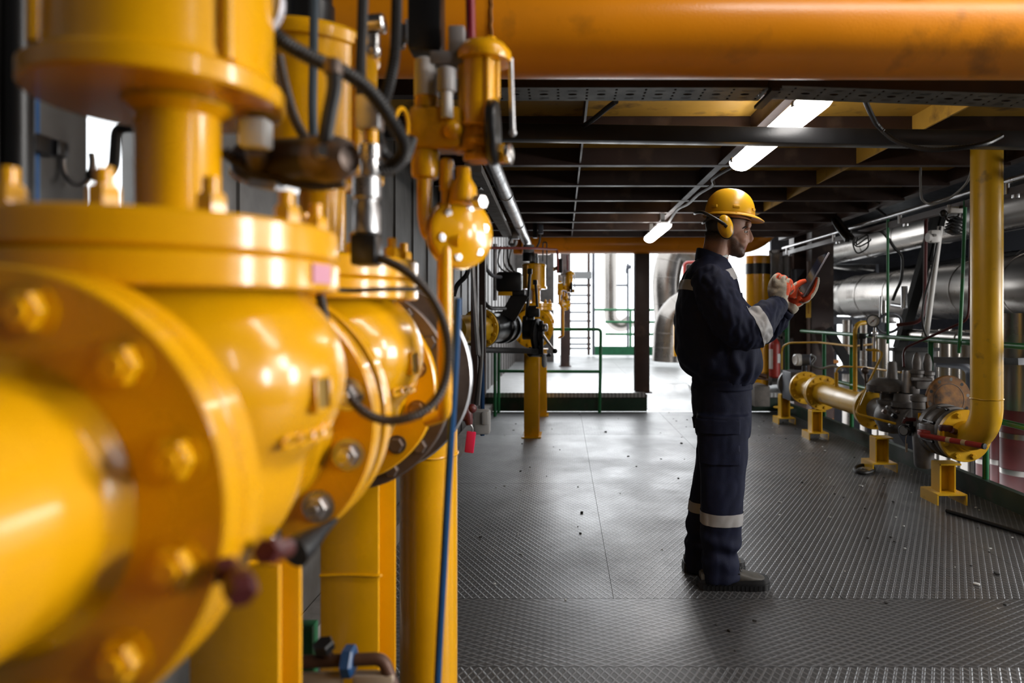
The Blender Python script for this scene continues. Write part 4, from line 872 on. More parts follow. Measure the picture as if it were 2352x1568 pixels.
b = MB(); b.box(P(2172, 983, 4.52), (.075, .05, .04), bev=.006); b.cyl(P(2185, 987, 4.5), P(2196, 992, 4.55), .02, seg=14); b.build('red_stop', MAROON, r)
b = MB(); b.box(P(2166, 998, 4.5), (.012, .012, .05)); b.build('yellow_tie', YEL, r)
r = thing('spectacle_blind', 'round rust and orange blind plate standing up behind the valve body', 'blind plate', P(2175, 980, 5.0))
c = P(2175, 917, 5.0)
b = MB(); b.lathe(c, (.1, -1, .02), [(0, 0), (.172, 0), (.176, .004), (.176, .02), (.172, .024), (0, .024)], 56); b.box(c + V((-.06, .012, -.15)), (.14, .02, .16)); b.build('plate', RUST, r)
b = MB(); b.lathe(c + V((.1, -1, .02)).normalized() * .0235, (.1, -1, .02), [(.112, 0), (.115, .003), (.118, .003), (.12, 0)], 48); b.build('gasket_ring', DULL, r)
a, e, d = basis((.1, -1, .02))
for i in range(10):
    t = i * math.pi / 5 + .2; p = c + (a * math.cos(t) + e * math.sin(t)) * .15; b = MB(); b.cyl(p + d * .0235, p + d * .0245, .0125, seg=14); b.build('bolt_hole', [ALU, BLACK, ALU, ALU, BLACK][i % 5], r)
# regulators
r = thing('regulator', 'grey cast gas regulator with a wide diaphragm disc and two spring towers', 'regulator', (RX, 5.6, RZ - .2))
q = lambda x, y, Y=5.45: P(x, y, Y)
k = 5.45 / F
b = MB(); b.lathe(q(2034, 895), UP, [(30 * k, -.02), (38 * k, -.012), (41 * k, 0), (41 * k, 12 * k), (38 * k, 14 * k), (34 * k, 20 * k), (16 * k, 27 * k), (14 * k, 27 * k)], 48); b.build('diaphragm_case', CAST, r)
for i in range(14):
    t = i * 2 * math.pi / 14; b = MB(); b.hexb(q(2034, 892) + V((38.5 * k * math.cos(t), 38.5 * k * math.sin(t), -.022)), (0, 0, 1), .008, .012); b.build('case_bolt', STEEL, r)
b = MB(); b.lathe(q(2049, 870), UP, [(13 * k, 0), (12 * k, .01), (10 * k, 36 * k), (8 * k, 40 * k), (0, 40 * k)], 28); b.build('spring_tower', CAST, r)
b = MB(); b.lathe(q(2041, 924), UP, [(24 * k, -4 * k), (26 * k, 0), (26 * k, 5 * k), (19 * k, 7 * k), (18 * k, 24 * k)], 36); b.build('neck', CAST, r)
b = MB(); b.lathe(q(2086, 902, 5.3), UP, [(13 * k, 0), (14 * k, .004), (13 * k, 45 * k), (12 * k, 50 * k), (4 * k, 51 * k), (0, 51 * k)], 28); b.build('spring_tower', ZINC, r)
b = MB(); b.lathe(q(2076, 934, 5.3), UP, [(25 * k, 0), (27 * k, .004), (27 * k, 10 * k), (22 * k, 13 * k), (20 * k, 30 * k)], 40); b.build('neck', CAST, r)
b = MB(); b.ball(q(2050, 958), (.13, .17, .13), 32, 18); b.cyl(q(2044, 990), q(2044, 920), .085, seg=30); b.cyl(ax(5.2), ax(5.86), .105, seg=36); b.cyl(q(2078, 985, 5.3), q(2078, 930, 5.3), .075, seg=30)
put_mesh('body', remesh(b, .012, 4), CAST, r)
for x, y in ((2106, 857), (2130, 860)):
    b = MB(); b.lathe(q(x, y, 5.25), UP, [(13 * k, -10 * k), (13 * k, -2 * k), (15 * k, 0), (15 * k, 6 * k), (9 * k, 9 * k), (10 * k, 24 * k), (7 * k, 40 * k), (3 * k, 46 * k), (0, 47 * k)], 24); b.build('pilot', CAST, r)
b = MB(); b.box(q(2120, 878, 5.25), (.14, .08, .1), bev=.015); b.box(q(2100, 895, 5.25), (.06, .06, .06), bev=.01); b.cyl(q(2095, 870, 5.2), q(2140, 872, 5.2), .014, seg=12); b.build('pilot_block', CAST, r)
b = MB(); b.ball(q(1987, 851, 5.7), 9 * k); b.cyl(q(1987, 851, 5.7), q(1991, 900, 5.7), .012, seg=12); b.build('ball_knob', DULL, r)
for i, (x, y, s) in enumerate(((2030, 945, .02), (2038, 935, .016), (2052, 955, .022), (2060, 945, .016), (2045, 975, .018), (2068, 968, .018), (2090, 960, .016))):
    b = MB(); b.hexb(q(x, y, 5.3), (-.2, -1, .1), s, .04, stud=.01); b.build('plug', [DULL, CAST, BLKSTEEL][i % 3], r)
r = thing('slam_shut_pot', 'tall grey cylindrical gas filter pot hanging before the blind plate', 'filter', P(2120, 1072, 5.0))
k5 = 5.0 / F
b = MB(); b.lathe(P(2110, 1000, 5.0), UP, [(15 * k5, 0), (15 * k5, 78 * k5), (18 * k5, 80 * k5), (18 * k5, 90 * k5), (10 * k5, 95 * k5), (0, 95 * k5)], 32); b.build('cylinder', CAST, r)
b = MB(); b.lathe(P(2122, 1073, 4.95), UP, [(0, 0), (17 * k5, 0), (20 * k5, 6 * k5), (24 * k5, 70 * k5), (20 * k5, 80 * k5)], 36); b.build('pot', CAST, r)
b = MB(); b.box(P(2112, 956, 4.88), (.022, .004, .05), bev=.002); b.build('yellow_tag', YEL, r)
b = MB(); b.ring(P(2110, 940, 5.0), P(2110, 938, 5.0), 15.6 * k5, 14 * k5, 28, .001); b.build('tag_wire', BLACK, r)
r = thing('pressure_gauge', 'small dark gauge below the grey regulator at the right', 'gauge', P(2076, 1000, 4.95))
b = MB(); b.lathe(P(2077, 988, 4.95), (-.85, -.5, 0), [(.0, -.02), (.035, -.02), (.04, -.01), (.04, .012), (.036, .015), (.034, .01), (0, .01)], 28); b.build('case', BLACK, r)
b = MB(); b.lathe(P(2077, 988, 4.95) + V((-.85, -.5, 0)) * .0105, (-.85, -.5, 0), [(0, 0), (.033, 0), (.033, .001), (0, .001)], 28); b.build('dial', mat('dull_dial', (.3, .3, .3), .4), r)
b = MB(); b.box(P(2092, 985, 5.0), (.05, .06, .05), bev=.01); b.cyl(P(2090, 1000, 5.0), P(2093, 960, 5.0), .012, seg=10); b.box(P(2085, 968, 5.0), (.05, .05, .03), bev=.006); b.build('cock', BLKSTEEL, r)
b = MB(); b.tube([P(2085, 960, 4.9), P(2078, 965, 4.9), P(2075, 972, 4.9)], .012, 8); b.box(P(2090, 963, 4.9), (.08, .03, .025), bev=.006); b.build('red_handle', MAROON, r)
b = MB(); b.tube([P(2082, 1000, 4.9), P(2080, 1012, 4.9), P(2081, 1025, 4.9)], .003, 6); b.box(P(2082, 1028, 4.9), (.014, .006, .06)); b.build('wire_tag', BEIGE, r)
r = thing('gas_spool', 'long dusty yellow pipe length between two bolted flanges on the right gas train', 'pipe', (RX, 6.6, RZ - .11))
b = MB(); b.lathe(ax(5.95), dY, [(.15, 0), (.125, .03), (.108, .07), (.108, 1.10), (.12, 1.15)], 48); b.build('pipe', YEL2, r)
rflange(r, 5.9, 5.95); flange_bolts(r, ax(5.95), dY, .15, 12, .016, YEL2, .1); rflange(r, 7.08, 7.12)
flange_bolts(r, ax(5.9), -dY, .15, 12, .015, YEL2, .1); flange_bolts(r, ax(7.08), -dY, .15, 12, .015, YEL2, .1)
b = MB(); b.cyl(P(1945, 935, 6.35), P(1953, 934, 6.3), .011, seg=10); b.hexb(P(1953, 934, 6.3), (1, -.5, 0), .016, .02); b.build('nipple', YEL2, r)
r = thing('gas_reducer', 'short yellow reducer with a pair of flanges left of the long yellow pipe length', 'pipe', (RX, 7.35, RZ - .11))
b = MB(); b.lathe(ax(7.12), dY, [(.12, 0), (.098, .06), (.098, .4), (.12, .45)], 40); b.build('pipe', YEL2, r); rflange(r, 7.125, 7.165); rflange(r, 7.57, 7.61); flange_bolts(r, ax(7.57), -dY, .15, 12, .015, YEL2, .1)
r = thing('flow_meter', 'grey square meter housing between yellow flanges with a white capped head', 'meter', (RX, 7.9, RZ - .2))
b = MB(); b.box(ax(7.85), (.26, .30, .33), bev=.01); b.build('housing', GREYP, r)
b = MB(); b.lathe(ax(8.02), dY, [(.08, 0), (.17, 0), (.17, .04), (.08, .04)], 40); b.build('flange', CAST, r)
b = MB(); b.cyl(P(1836, 826, 7.8), P(1862, 826, 7.75), .062, seg=28, ch=.008); b.cyl(P(1848, 840, 7.8), P(1848, 856, 7.8), .03, seg=16); b.build('transmitter', GREYP, r)
b = MB(); b.lathe(P(1838, 826, 7.8), (-1, -.25, 0), [(.065, 0), (.068, .01), (.066, .06), (.05, .07), (.04, .066), (0, .066)], 30); b.build('white_cap', WHITE, r)
b = MB(); b.tube([P(1862, 815, 7.8), P(1872, 822, 7.8), P(1864, 838, 7.8), P(1885, 846, 7.7), P(1915, 840, 7.5), P(1935, 850, 7.4)], .015, 10); b.build('cable', LAMPB, r)
r = thing('inlet_elbow', 'yellow elbow pipe rising from the floor at the far end of the right gas train', 'pipe', (RX, 8.35, 0))
qq = [(RX, 8.06, RZ)] + [(RX, 8.06 + .3 * math.sin(math.radians(t)), RZ - .3 + .3 * math.cos(math.radians(t))) for t in range(0, 91, 9)] + [(RX, 8.36, 0)]
b = MB(); b.tube(qq, .118, 36, smooth=False); b.build('pipe', YEL2, r)
b = MB(); b.cyl((RX, 8.36, .15), (RX, 8.36, .157), .1195, seg=36); b.build('weld_bead', YEL2, r)
POSTS = [(4.72, .265, 'nearest yellow channel foot post, under the elbow of the yellow riser'), (5.68, .27, 'yellow channel foot post under the grey regulator'), (7.12, .29, 'yellow channel foot post under the long yellow pipe length'), (8.12, .34, 'farthest low yellow post under the inlet elbow')]
for y, z1, lab in POSTS:
    x = RX - .07
    r = thing('channel_post', lab, 'post', (x, y, 0), 'low yellow posts of the right gas train')
    b = MB(); b.box((x - .05, y, (z1 + .075) / 2), (.010, .11, z1 - .075)); b.box((x + .05, y, (z1 + .075) / 2), (.010, .11, z1 - .075)); b.box((x, y + .02, (z1 + .075) / 2), (.096, .009, z1 - .075)); b.build('post', YEL2, r)
    b = MB(); b.box((x, y, .07), (.2, .22, .010)); b.box((x - .097, y, .035), (.010, .22, .07)); b.box((x + .097, y, .035), (.010, .22, .07)); b.build('foot_channel', YEL2, r)
    b = MB(); b.box((x + .02, y, z1), (.14, .12, .012)); b.build('top_plate', YEL2, r)
# thin yellow impulse tubes and the round gauge
r = thing('round_gauge', 'white faced round pressure gauge on a bent yellow pipe above the green rail', 'gauge', P(2007, 770, 6.3))
c = P(2006, 737, 6.3); d = V((-.45, -.9, .05)).normalized()
b = MB(); b.lathe(c, d, [(0, -.05), (.05, -.05), (.058, -.03), (.058, .012), (.052, .015), (.05, .008), (0, .008)], 32); b.build('case', BLKSTEEL, r)
b = MB(); b.lathe(c + d * .0085, d, [(0, 0), (.05, 0), (.05, .001), (0, .001)], 32); b.build('dial', WHITE, r)
a, e, _ = basis(d)
b = MB(); b.bar(c + d * .011 - (a + e) * .02, c + d * .011 + (a + e) * .022, .004, .002, d); b.build('needle', BLACK, r)
b = MB(); b.lathe(c + d * .0098, d, [(0, 0), (.006, 0), (.006, .002), (0, .002)], 12); b.build('red_mark', RED, r)
b = MB(); b.cyl(P(2009, 752, 6.3), P(2009, 800, 6.3), .012, seg=12); b.box(P(2009, 766, 6.3), (.05, .04, .03), bev=.006); b.build('stem', ZINC, r)
hose('gauge_pipe', bend([P(1964, 897, 6.3), P(1964, 790, 6.3), P(1964, 742, 6.3), P(2000, 740, 6.35)], .16, 8), .021, YEL2, 'yellow pipe bent over at the top that carries the round gauge', 'pipe', smooth=False)
hose('gauge_pipe', [P(2009, 760, 6.4), P(2008, 830, 6.4)], .018, YEL2, 'short yellow upright pipe below the round gauge', 'pipe')
hose('impulse_tube', bend([P(1990, 803, 5.9), P(2022, 805, 5.8), P(2026, 815, 5.75), P(1994, 880, 5.7), P(1965, 950, 5.4), P(2058, 973, 5.15)], .05, 5), .010, YEL2, 'thin yellow tube zigzagging in front of the grey regulator', 'tube', smooth=False)
hose('impulse_tube', bend([P(1796, 848, 8.2), P(1796, 797, 8.2), P(1812, 787, 8.1), P(1882, 786, 7.7), P(1960, 795, 6.9), P(2008, 790, 6.5)], .08, 5), .011, YEL2, 'thin yellow tube running level behind the green posts', 'tube', smooth=False)
hose('impulse_tube', bend([P(1921, 884, 6.7), P(1921, 850, 6.7), P(1930, 841, 6.7), P(1985, 843, 6.4), P(2070, 855, 5.6)], .05, 5), .009, YEL2, 'thin yellow tube rising from the long yellow pipe length', 'tube', smooth=False)
b = MB(); b.cyl(P(1921, 888, 6.7), P(1921, 855, 6.7), .018, seg=12); single(b, 'tube_socket', YEL2, 'yellow socket on top of the long yellow pipe length', 'socket')
b = MB(); q = lambda x, y: P(x, y, 6.25); b.box(q(1979, 772), (.07, .05, .05), bev=.01); b.cyl(q(1979, 775), q(1979, 805), .014, seg=10); b.box(q(2000, 770), (.05, .03, .025), bev=.006); single(b, 'needle_valve', BLKSTEEL, 'dark needle valve between the gauge pipe and the round gauge', 'valve')
# kerbside rails
yy = lambda px, X: X * F / (px - VX)
X0 = 2.985
rail('green_railing', [('top_rail', [(X0, 8.54, 1.083), (X0, 1.6, 1.083)]), ('mid_rail', [(X0, 8.54, .56), (X0, 1.6, .56)])] + [('post', [(X0, y, .13), (X0, y, 1.083)]) for y in (7.8, 7.06, 5.54, 4.82, 3.0)], 'long green tube railing above the kerb on the right side')
ZC = 2.19
r = thing('lighting_conduit', 'bright steel conduit rail running away above the right railing', 'conduit', (3.0, 6, ZC - .02))
b = MB(); b.cyl((3.0, 9.3, ZC), (3.0, 1.5, ZC), .02, seg=18); b.build('tube', ZINC, r)
b = MB(); b.box((3.02, 5.4, ZC - .075), (.05, 7.8, .05)); b.build('channel', BROWN, r)
for px in (1808, 1915, 2067, 2312):
    y = yy(px, 3.0); b = MB(); b.cyl((3.0, y, ZC), (3.0, y, ZC - .09), .018, seg=12); b.box((3.02, y - .06, ZC - .1), (.035, .04, .05), bev=.006); b.build('clamp', ZINC, r)
hose('green_rod', [P(2039, 503, 6.3), P(2039, 789, 6.3)], .013, GREEN, 'slim green hanger rod left of the white tube', 'rod')
hose('green_rod', [P(2217, 460, 5.1), P(2211, 640, 5.1), P(2203, 811, 5.05)], .0135, GREEN, 'slim green hanger rod beside the yellow riser', 'rod')
hose('maroon_pipe', bend([P(2127, 495, 6.2), P(2124, 690, 6.2), P(2118, 740, 6.2), P(2060, 746, 6.35)], .18, 7), .017, MAROON, 'dark red pipe bending to the hand wheel behind the round gauge', 'pipe', smooth=False)
hose('maroon_pipe', bend([P(2231, 465, 5.2), P(2226, 700, 5.2), P(2222, 735, 5.2), P(2080, 798, 5.6), P(2075, 812, 5.6), P(2076, 842, 5.5)], .07, 6), .010, MAROON, 'thin dark red tube slanting down in front of the silver vessel', 'pipe', smooth=False)
r = thing('gate_valve', 'small grey valve with a round hand wheel behind the green rod', 'valve', P(2045, 770, 6.5))
q = lambda x, y: P(x, y, 6.5)
b = MB(); b.tube([q(2042 + 27 * math.cos(t), 742 + 22 * math.sin(t)) + V((0, .04 * math.sin(t), 0)) for t in [i * math.pi / 10 for i in range(20)]], .013, 8, closed=True); b.build('hand_wheel', GREYP, r)
b = MB(); b.cyl(q(2031, 740), q(2031, 690), .022, seg=14); b.box(q(2045, 735), (.1, .06, .06), bev=.01); b.cyl(q(2024, 680), q(2022, 730), .012, seg=10); b.build('bonnet', ZINC, r)
hose('white_tube', [P(2160, 520, 5.9), P(2126, 778, 5.9)], .024, WHITE, 'white tube leaning in front of the silver vessel', 'tube', seg=18)
hose('black_cable', [P(2160, 520, 5.85), P(2140, 620, 5.85), P(2122, 690, 5.85), P(2119, 740, 5.85), P(2130, 775, 5.85), P(2150, 782, 5.85)], .009, RUBBER, 'black cable following the leaning white tube', 'cable')
b = MB(); b.box(P(2146, 543, 5.85), (.085, .06, .11), bev=.012); b.cyl(P(2130, 545, 5.85), P(2140, 545, 5.85), .04, seg=18); b.cyl(P(2148, 540, 5.82), P(2148, 540, 5.80), .012, seg=14); single(b, 'white_socket', WHITE, 'white socket box at the top of the leaning white tube', 'box')
r = thing('floodlight', 'black floodlight hanging upside down under the conduit beside the yellow riser', 'floodlight', P(2192, 538, 5.2))
q = lambda x, y: P(x, y, 5.2); R = Matrix.Rotation(.42, 3, 'Y')
b = MB(); b.box(q(2192, 518), (.075, .08, .13), R, bev=.01)
for i in range(5): b.box(q(2197 - i * 2, 504 + i * 7), (.1, .085, .008), R)
b.build('housing', BLACK, r)
b = MB(); b.box(q(2193, 483), (.115, .08, .05), bev=.008); b.cyl(q(2180, 480), q(2180, 470), .014, seg=10); b.build('connector_box', WHITE, r)
b = MB(); b.tube([q(2180, 488), q(2172, 500), q(2185, 508), q(2200, 498), q(2205, 480), q(2215, 462), q(2230, 455)], .008, 8); b.ball(q(2167, 490), .028); b.build('cable', RUBBER, r)
b = MB(); b.bar(P(2152, 497, 7.0), P(2066, 800, 7.0), .095, .1, (0, 1, 0)); b.bar(P(2166, 497, 6.96), P(2138, 600, 6.96), .05, .05, (0, 1, 0)); single(b, 'diagonal_brace', MATTE, 'black slanting steel brace in front of the silver vessel', 'brace')
b = MB(); b.bar(P(1900, 755, 9.0), P(2130, 1130, 8.4), .1, .1, (0, 1, 0)); single(b, 'diagonal_brace', MATTE, 'black brace sloping down behind the green railing posts', 'brace')
for i, pts in enumerate(([P(1880, 480, 8.0), P(1912, 487, 7.6), P(1935, 520, 7.1), P(1958, 548, 6.8)], [P(1885, 487, 7.9), P(1905, 492, 7.6), P(1922, 522, 7.1), P(1946, 552, 6.8)])):
    b = MB(); b.bar(pts[1], pts[3], .045, .03); b.tube(pts, .016, 8); single(b, 'slanting_cable_duct', BLKSTEEL, ['upper', 'lower'][i] + ' of the two black cable ducts slanting to the conduit rail', 'cable duct')
for i, (x0, x1, dp) in enumerate(((1960, 1995, 581), (1963, 2000, 566), (1962, 1994, 552), (1968, 1992, 560))):
    hose('hanging_loop', [P(x0 + 2, 545, 6.7), P(x0 - 1, 560, 6.7), P((x0 + x1) / 2 - 8, dp, 6.7), P(x1 - 3, dp - 12, 6.7), P(x1, 548, 6.7)], .0075, RUBBER, 'black cable loop hanging under the conduit rail, ' + ['the lowest one', 'the second lowest', 'the topmost', 'the narrow middle one'][i], 'cable')
hose('black_cable', [P(1955, 532, 6.7), P(1990, 535, 6.7), P(2020, 530, 6.6), P(2038, 545, 6.6), P(2055, 570, 6.6), P(2072, 590, 6.6), P(2070, 640, 6.6), P(2058, 670, 6.6), P(2050, 690, 6.6)], .014, RUBBER, 'thick black cable swinging down past the green rod to the hand wheel', 'cable')
hose('black_cable', [P(1985, 450, 6.6), P(2010, 475, 6.6), P(2040, 500, 6.5)], .013, RUBBER, 'black cable from the roof beam to the top of the green rod', 'cable')
hose('black_cable', [P(1990, 452, 6.4), P(2010, 462, 6.4), P(2035, 470, 6.4), P(2052, 452, 6.4), P(2050, 430, 6.4)], .009, RUBBER, 'black cable loop under the dark roof girder', 'cable')
hose('grey_cable', [P(2234, 378, 4.6), P(2220, 420, 4.7), P(2180, 455, 4.9), P(2140, 468, 5.0), P(2120, 460, 5.0), P(2115, 440, 5.0), P(2114, 385, 5.0)], .009, LAMPB, 'thin grey cable swinging from the yellow riser to the roof', 'cable')
# ------------------------------------------------------------------ the silver plant beyond the kerb
def par(X, dz, px0, px1): return [(X, yy(px0, X), H + dz), (X, yy(px1, X), H + dz)]
clad('clad_vessel', par(4.5, .27, 1972, 2560), .322, 'largest silver clad vessel lying behind the round gauge and green rods', [.12, .3, .45, .62, .8, .93], 64)
b = MB(); y = yy(1972, 4.5); b.lathe((4.5, y, H + .27), (0, 1, 0), [(.32, 0), (.312, .08), (.285, .3), (.288, .31), (.288, .42), (.275, .43), (.275, .62), (.284, .63), (.284, .74), (.2, .76), (.2, .95), (0, .96)], 56); single(b, 'vessel_neck', ALU, 'stepped silver end piece at the left of the largest vessel', 'pipe')
b = MB(); b.cyl(P(2077, 708, 6.6), P(2077, 657, 6.6), .03, seg=20, ch=.004); b.cyl(P(2077, 704, 6.62), P(2050, 700, 6.9), .022, seg=14); single(b, 'stub_pipe', ZINC, 'short upright steel tube on a side branch in front of the largest vessel', 'pipe')
clad('clad_pipe', [(4.5, yy(1960, 4.5), H + 1.03), (4.5, 4.2, H + 1.03)], .19, 'upper silver clad pipe under the conduit rail with a yellow sheen', [.1, .25, .4, .5, .7], 48)
b = MB(); b.tube(bend([(4.5, yy(1962, 4.5), H + 1.03), (4.5, 12.2, H + 1.03), (5.6, 12.4, H + .95)], .5, 6), .185, 30, smooth=False); single(b, 'clad_bend', ALU, 'silver bend at the far left end of the upper clad pipe', 'pipe')
clad('clad_pipe', [(3.55, 7.1, H - .21), (3.55, 2.5, H - .21)], .06, 'slim silver clad pipe just behind the green top rail at the right', [.1, .22, .35, .5], 30)
clad('clad_pipe', [(5.8, 12.0, H + .62), (5.8, 5.0, H + .62)], .2, 'back silver clad pipe between the upper pipe and the largest vessel', [.2, .5, .8], 36)
clad('clad_pipe', [(3.9, 6.0, H + .95), (3.9, 2.5, H + .95)], .2, 'silver clad pipe right of the yellow riser near the roof', [.3, .6], 40)
clad('clad_pipe', [(3.75, 5.2, H + .47), (3.75, 2.5, H + .47)], .13, 'darker clad pipe right of the yellow riser at middle height', [.4, .7], 40, GREYP)
for i, (px, Y, rad, zt, lab) in enumerate(((2346, 5.2, .14, 1.15, 'rightmost upright silver pipe with a dark red foot behind the yellow riser'), (2292, 5.6, .052, 1.1, 'slim upright silver pipe with a dark red foot just right of the yellow riser'), (2260, 5.9, .06, .7, 'short upright dark red pipe with a silver band hidden behind the riser elbow'))):
    x = (px - VX) / F * Y; r = thing('banded_pipe', lab, 'pipe', (x, Y, -1.8), 'upright pipes with dark red feet')
    zr = [H - (940 - 722) * Y / F, H - (922 - 722) * Y / F, .7][i]
    b = MB(); b.cyl((x, Y, zr), (x, Y, zt + .15), rad, seg=36); b.build('cladding', ALU, r)
    b = MB(); b.cyl((x, Y, -1.85), (x, Y, zr), rad + .002, seg=36); b.build('red_foot', MAROON, r)
    for yb in ([999, 1081], [984, 1060], [1058])[i]:
        z = H - (yb - 722) * Y / F; b = MB(); b.cyl((x, Y, z - .02), (x, Y, z + .02), rad + .004, seg=36); b.build('silver_band', ALU, r)
for i, (px, Y, rad) in enumerate(((2222, 6.6, .06), (2196, 6.8, .05), (2172, 7.0, .06), (2150, 7.6, .05), (2030, 8.0, .055), (2013, 8.3, .05), (1985, 10.5, .06), (1945, 11, .07))):
    x = (px - VX) / F * Y
    clad('upright_clad_pipe', [(x, Y, -1.85), (x, Y, [1.14, 1.14, 1.14, 1.12, 1.05, 1.05, 1.2, 1.2][i])], rad, 'slim upright silver pipe below the largest vessel, %s from the right' % ORD[i], (.4, .8), 24, group='upright silver pipes below the vessel')
clad('grey_bend_pipe', [P(2150, 833, 6.0), P(2210, 838, 5.9), P(2228, 850, 5.9), P(2230, 960, 5.9)], .035, 'grey pipe bending down between the blind plate and the riser', (), 18, GREYP, r0=.1)
b = MB(); b.box(P(2100, 845, 6.2), (.38, .05, .34), bev=.004); b.box(P(2100, 802, 6.15), (.42, .08, .03)); single(b, 'instrument_panel', DARKBOX, 'dark grey metal cabinet behind the grey regulator pilots', 'cabinet')
r = thing('pipe_rack', 'grey steel rack frame around the left end of the largest vessel', 'rack', P(1950, 900, 11.4))
for p0, p1, up in (((1895, 598), (2030, 598), (0, 0, 1)), ((1890, 735), (2010, 737), (0, 0, 1))):
    b = MB(); b.bar(P(*p0, 11.6), P(*p1, 11.6), .12, .13, up); b.build('cross_beam', GREYP, r)
for x in (1892, 2022): b = MB(); b.bar(P(x, 590, 11.6), P(x, 980, 11.6), .1, .1, (0, 1, 0)); b.build('upright', GREYP, r)
b = MB(); b.bar(P(1905, 760, 10), P(1905, 1200, 10), .09, .09, (0, 1, 0)); b.bar(P(1905, 830, 10), P(1925, 830, 10), .05, .05); single(b, 'orange_post', ORA, 'short orange post behind the green railing posts', 'post')
b = MB(); b.bar(P(2140, 826, 5.9), P(2352, 830, 5.0), .1, .05); single(b, 'dark_beam', GREYP, 'dark grey beam under the slim silver pipe at the right', 'beam')
for i, (x, y, Y, L) in enumerate(((1960, 850, 10, .5), (1940, 800, 11, .9), (2120, 835, 9, .8))):
    hose('low_pipe', [P(x - 40, y, Y), P(x + 60, y + 3, Y)], .05, [GREYP, ALU, GREYP][i], 'dim level pipe behind the green railing, %s from the left' % ORD[[1, 0, 2][i]], 'pipe')
bw = MB(); 
for x0, x1, z0, z1 in ((3.95, 4.6, -2, 3), (4.6, 4.85, 1.95, 3), (4.6, 4.85, -2, 1.65), (4.85, 5.2, -2, 3), (5.2, 5.5, 1.6, 3), (5.2, 5.5, -2, .2), (5.5, 6.2, -2, 3), (6.2, 6.5, 1.9, 3), (6.2, 6.5, -2, .4), (6.5, 8, -2, 3)):
    bw.box(((x0 + x1) / 2, 13, (z0 + z1) / 2), (x1 - x0, .1, z1 - z0))
struct(bw, 'wall_back', mat('dark_back_wall', (.05, .05, .06), .7, var=.2), 'dark far wall of the hall with bright slots behind the silver pipes', 'wall')
hose('floor_cable', [(2.5, 4.45, .012), (2.72, 3.9, .012), (2.9, 3.3, .012), (2.93, 2.8, .012)], .012, RUBBER, 'black cable lying on the floor in the lower right corner', 'cable')
b = MB(); b.tube([P(1985 + 22 * math.cos(t), 1080 + 9 * math.sin(t), 5.62 - .12 * math.sin(t)) for t in [k * math.pi / 8 for k in range(16)]], .014, 8, closed=True); single(b, 'rubber_ring', RUBBER, 'black rubber ring lying on the floor beside a yellow post foot', 'ring')
for v in [o for o in COL.objects if o.name.startswith('rubber_ring')]: v.location.z = .0
# crumbs of litter on the floor
b = MB(); rnd = random.Random(4)
for i in range(190):
    t = rnd.random()
    x = rnd.uniform(-.8, 2.7) if t < .45 else rnd.uniform(1.8, 2.85); y = rnd.uniform(2.6, 9.0); s = rnd.uniform(.005, .013) * (1.6 if rnd.random() < .15 else 1)
    if .35 < x < 1.0 and 2.9 < y < 3.5: continue
    b.cur = 0 if rnd.random() < .68 else 1
    b.box((x, y, s * .25), (s * rnd.uniform(.8, 2), s, s * .5), Matrix.Rotation(rnd.uniform(0, 3), 3, 'Z'), bev=s * .15)
tag(b.build('debris', [mat('white_crumbs', (.65, .65, .63), .7), mat('dark_crumbs', (.03, .028, .026), .8)], None, 38, origin=(1, 5, 0)), 'white and dark crumbs of litter scattered on the plate floor', 'litter', kind='stuff')
# ------------------------------------------------------------------ the worker
NAVY = mat('navy_work_cloth', (.009, .012, .034), .75, var=.15, scale=30, bump=.35, bscale=300, spec=.25)
TAPE = mat('reflective_tape', (.42, .41, .41), .5, var=.06, scale=30)
SKIN = mat('skin', (.42, .22, .145), .5, var=.08, scale=40, bump=.1, bscale=200)
def add_attr(m, name, col, rough):
    nt = m.node_tree; N = nt.nodes; L = nt.links; b = N['Principled BSDF']
    at = N.new('ShaderNodeAttribute'); at.attribute_name = name
    n = N.new('ShaderNodeTexNoise'); n.inputs['Scale'].default_value = 330; tc = N.new('ShaderNodeTexCoord'); L.new(tc.outputs['Object'], n.inputs['Vector'])
    ma = N.new('ShaderNodeMath'); ma.operation = 'MULTIPLY_ADD'; L.new(n.outputs['Fac'], ma.inputs[0]); ma.inputs[1].default_value = .9; ma.inputs[2].default_value = .55
    mu = N.new('ShaderNodeMath'); mu.operation = 'MULTIPLY'; mu.use_clamp = True; L.new(at.outputs['Fac'], mu.inputs[0]); L.new(ma.outputs[0], mu.inputs[1])
    mx = N.new('ShaderNodeMix'); mx.data_type = 'RGBA'; L.new(mu.outputs[0], mx.inputs['Factor'])
    src = b.inputs['Base Color'].links[0].from_socket; L.new(src, mx.inputs[6]); mx.inputs[7].default_value = (*col, 1); L.new(mx.outputs[2], b.inputs['Base Color'])
add_attr(SKIN, 'beard', (.075, .04, .026), .7); add_attr(SKIN, 'fade', (.03, .02, .015), .7); add_attr(SKIN, 'lip', (.36, .12, .095), .4)
HAIR = mat('dark_hair', (.02, .013, .010), .6, var=.3, scale=80, bump=.5, bscale=260)
BEARD = mat('brown_stubble', (.085, .045, .03), .7, var=.45, scale=220, bump=.5, bscale=300)
HELM = mat('helmet_yellow', (.90, .47, .015), .3, coat=.12)
VISM = mat('visor_yellow', (.90, .45, .015), .5)
KNIT = mat('cream_knit', (.56, .50, .40), .85, var=.12, scale=60, bump=.8, bscale=420)
KNIT2 = mat('cream_knit_coated', (.56, .50, .40), .8, var=.12, scale=60, bump=.6, bscale=420)
add_attr(KNIT2, 'coat', (.85, .10, .025), .45)
LEATHER = mat('grey_brown_leather', (.10, .095, .085), .5, var=.2, scale=25, bump=.3, bscale=150)
EYEW = mat('eye_white', (.6, .57, .54), .2)
YM = 3.33
def px_of(p): return VX + F * p.x / p.y, VY - F * (p.z - H) / p.y
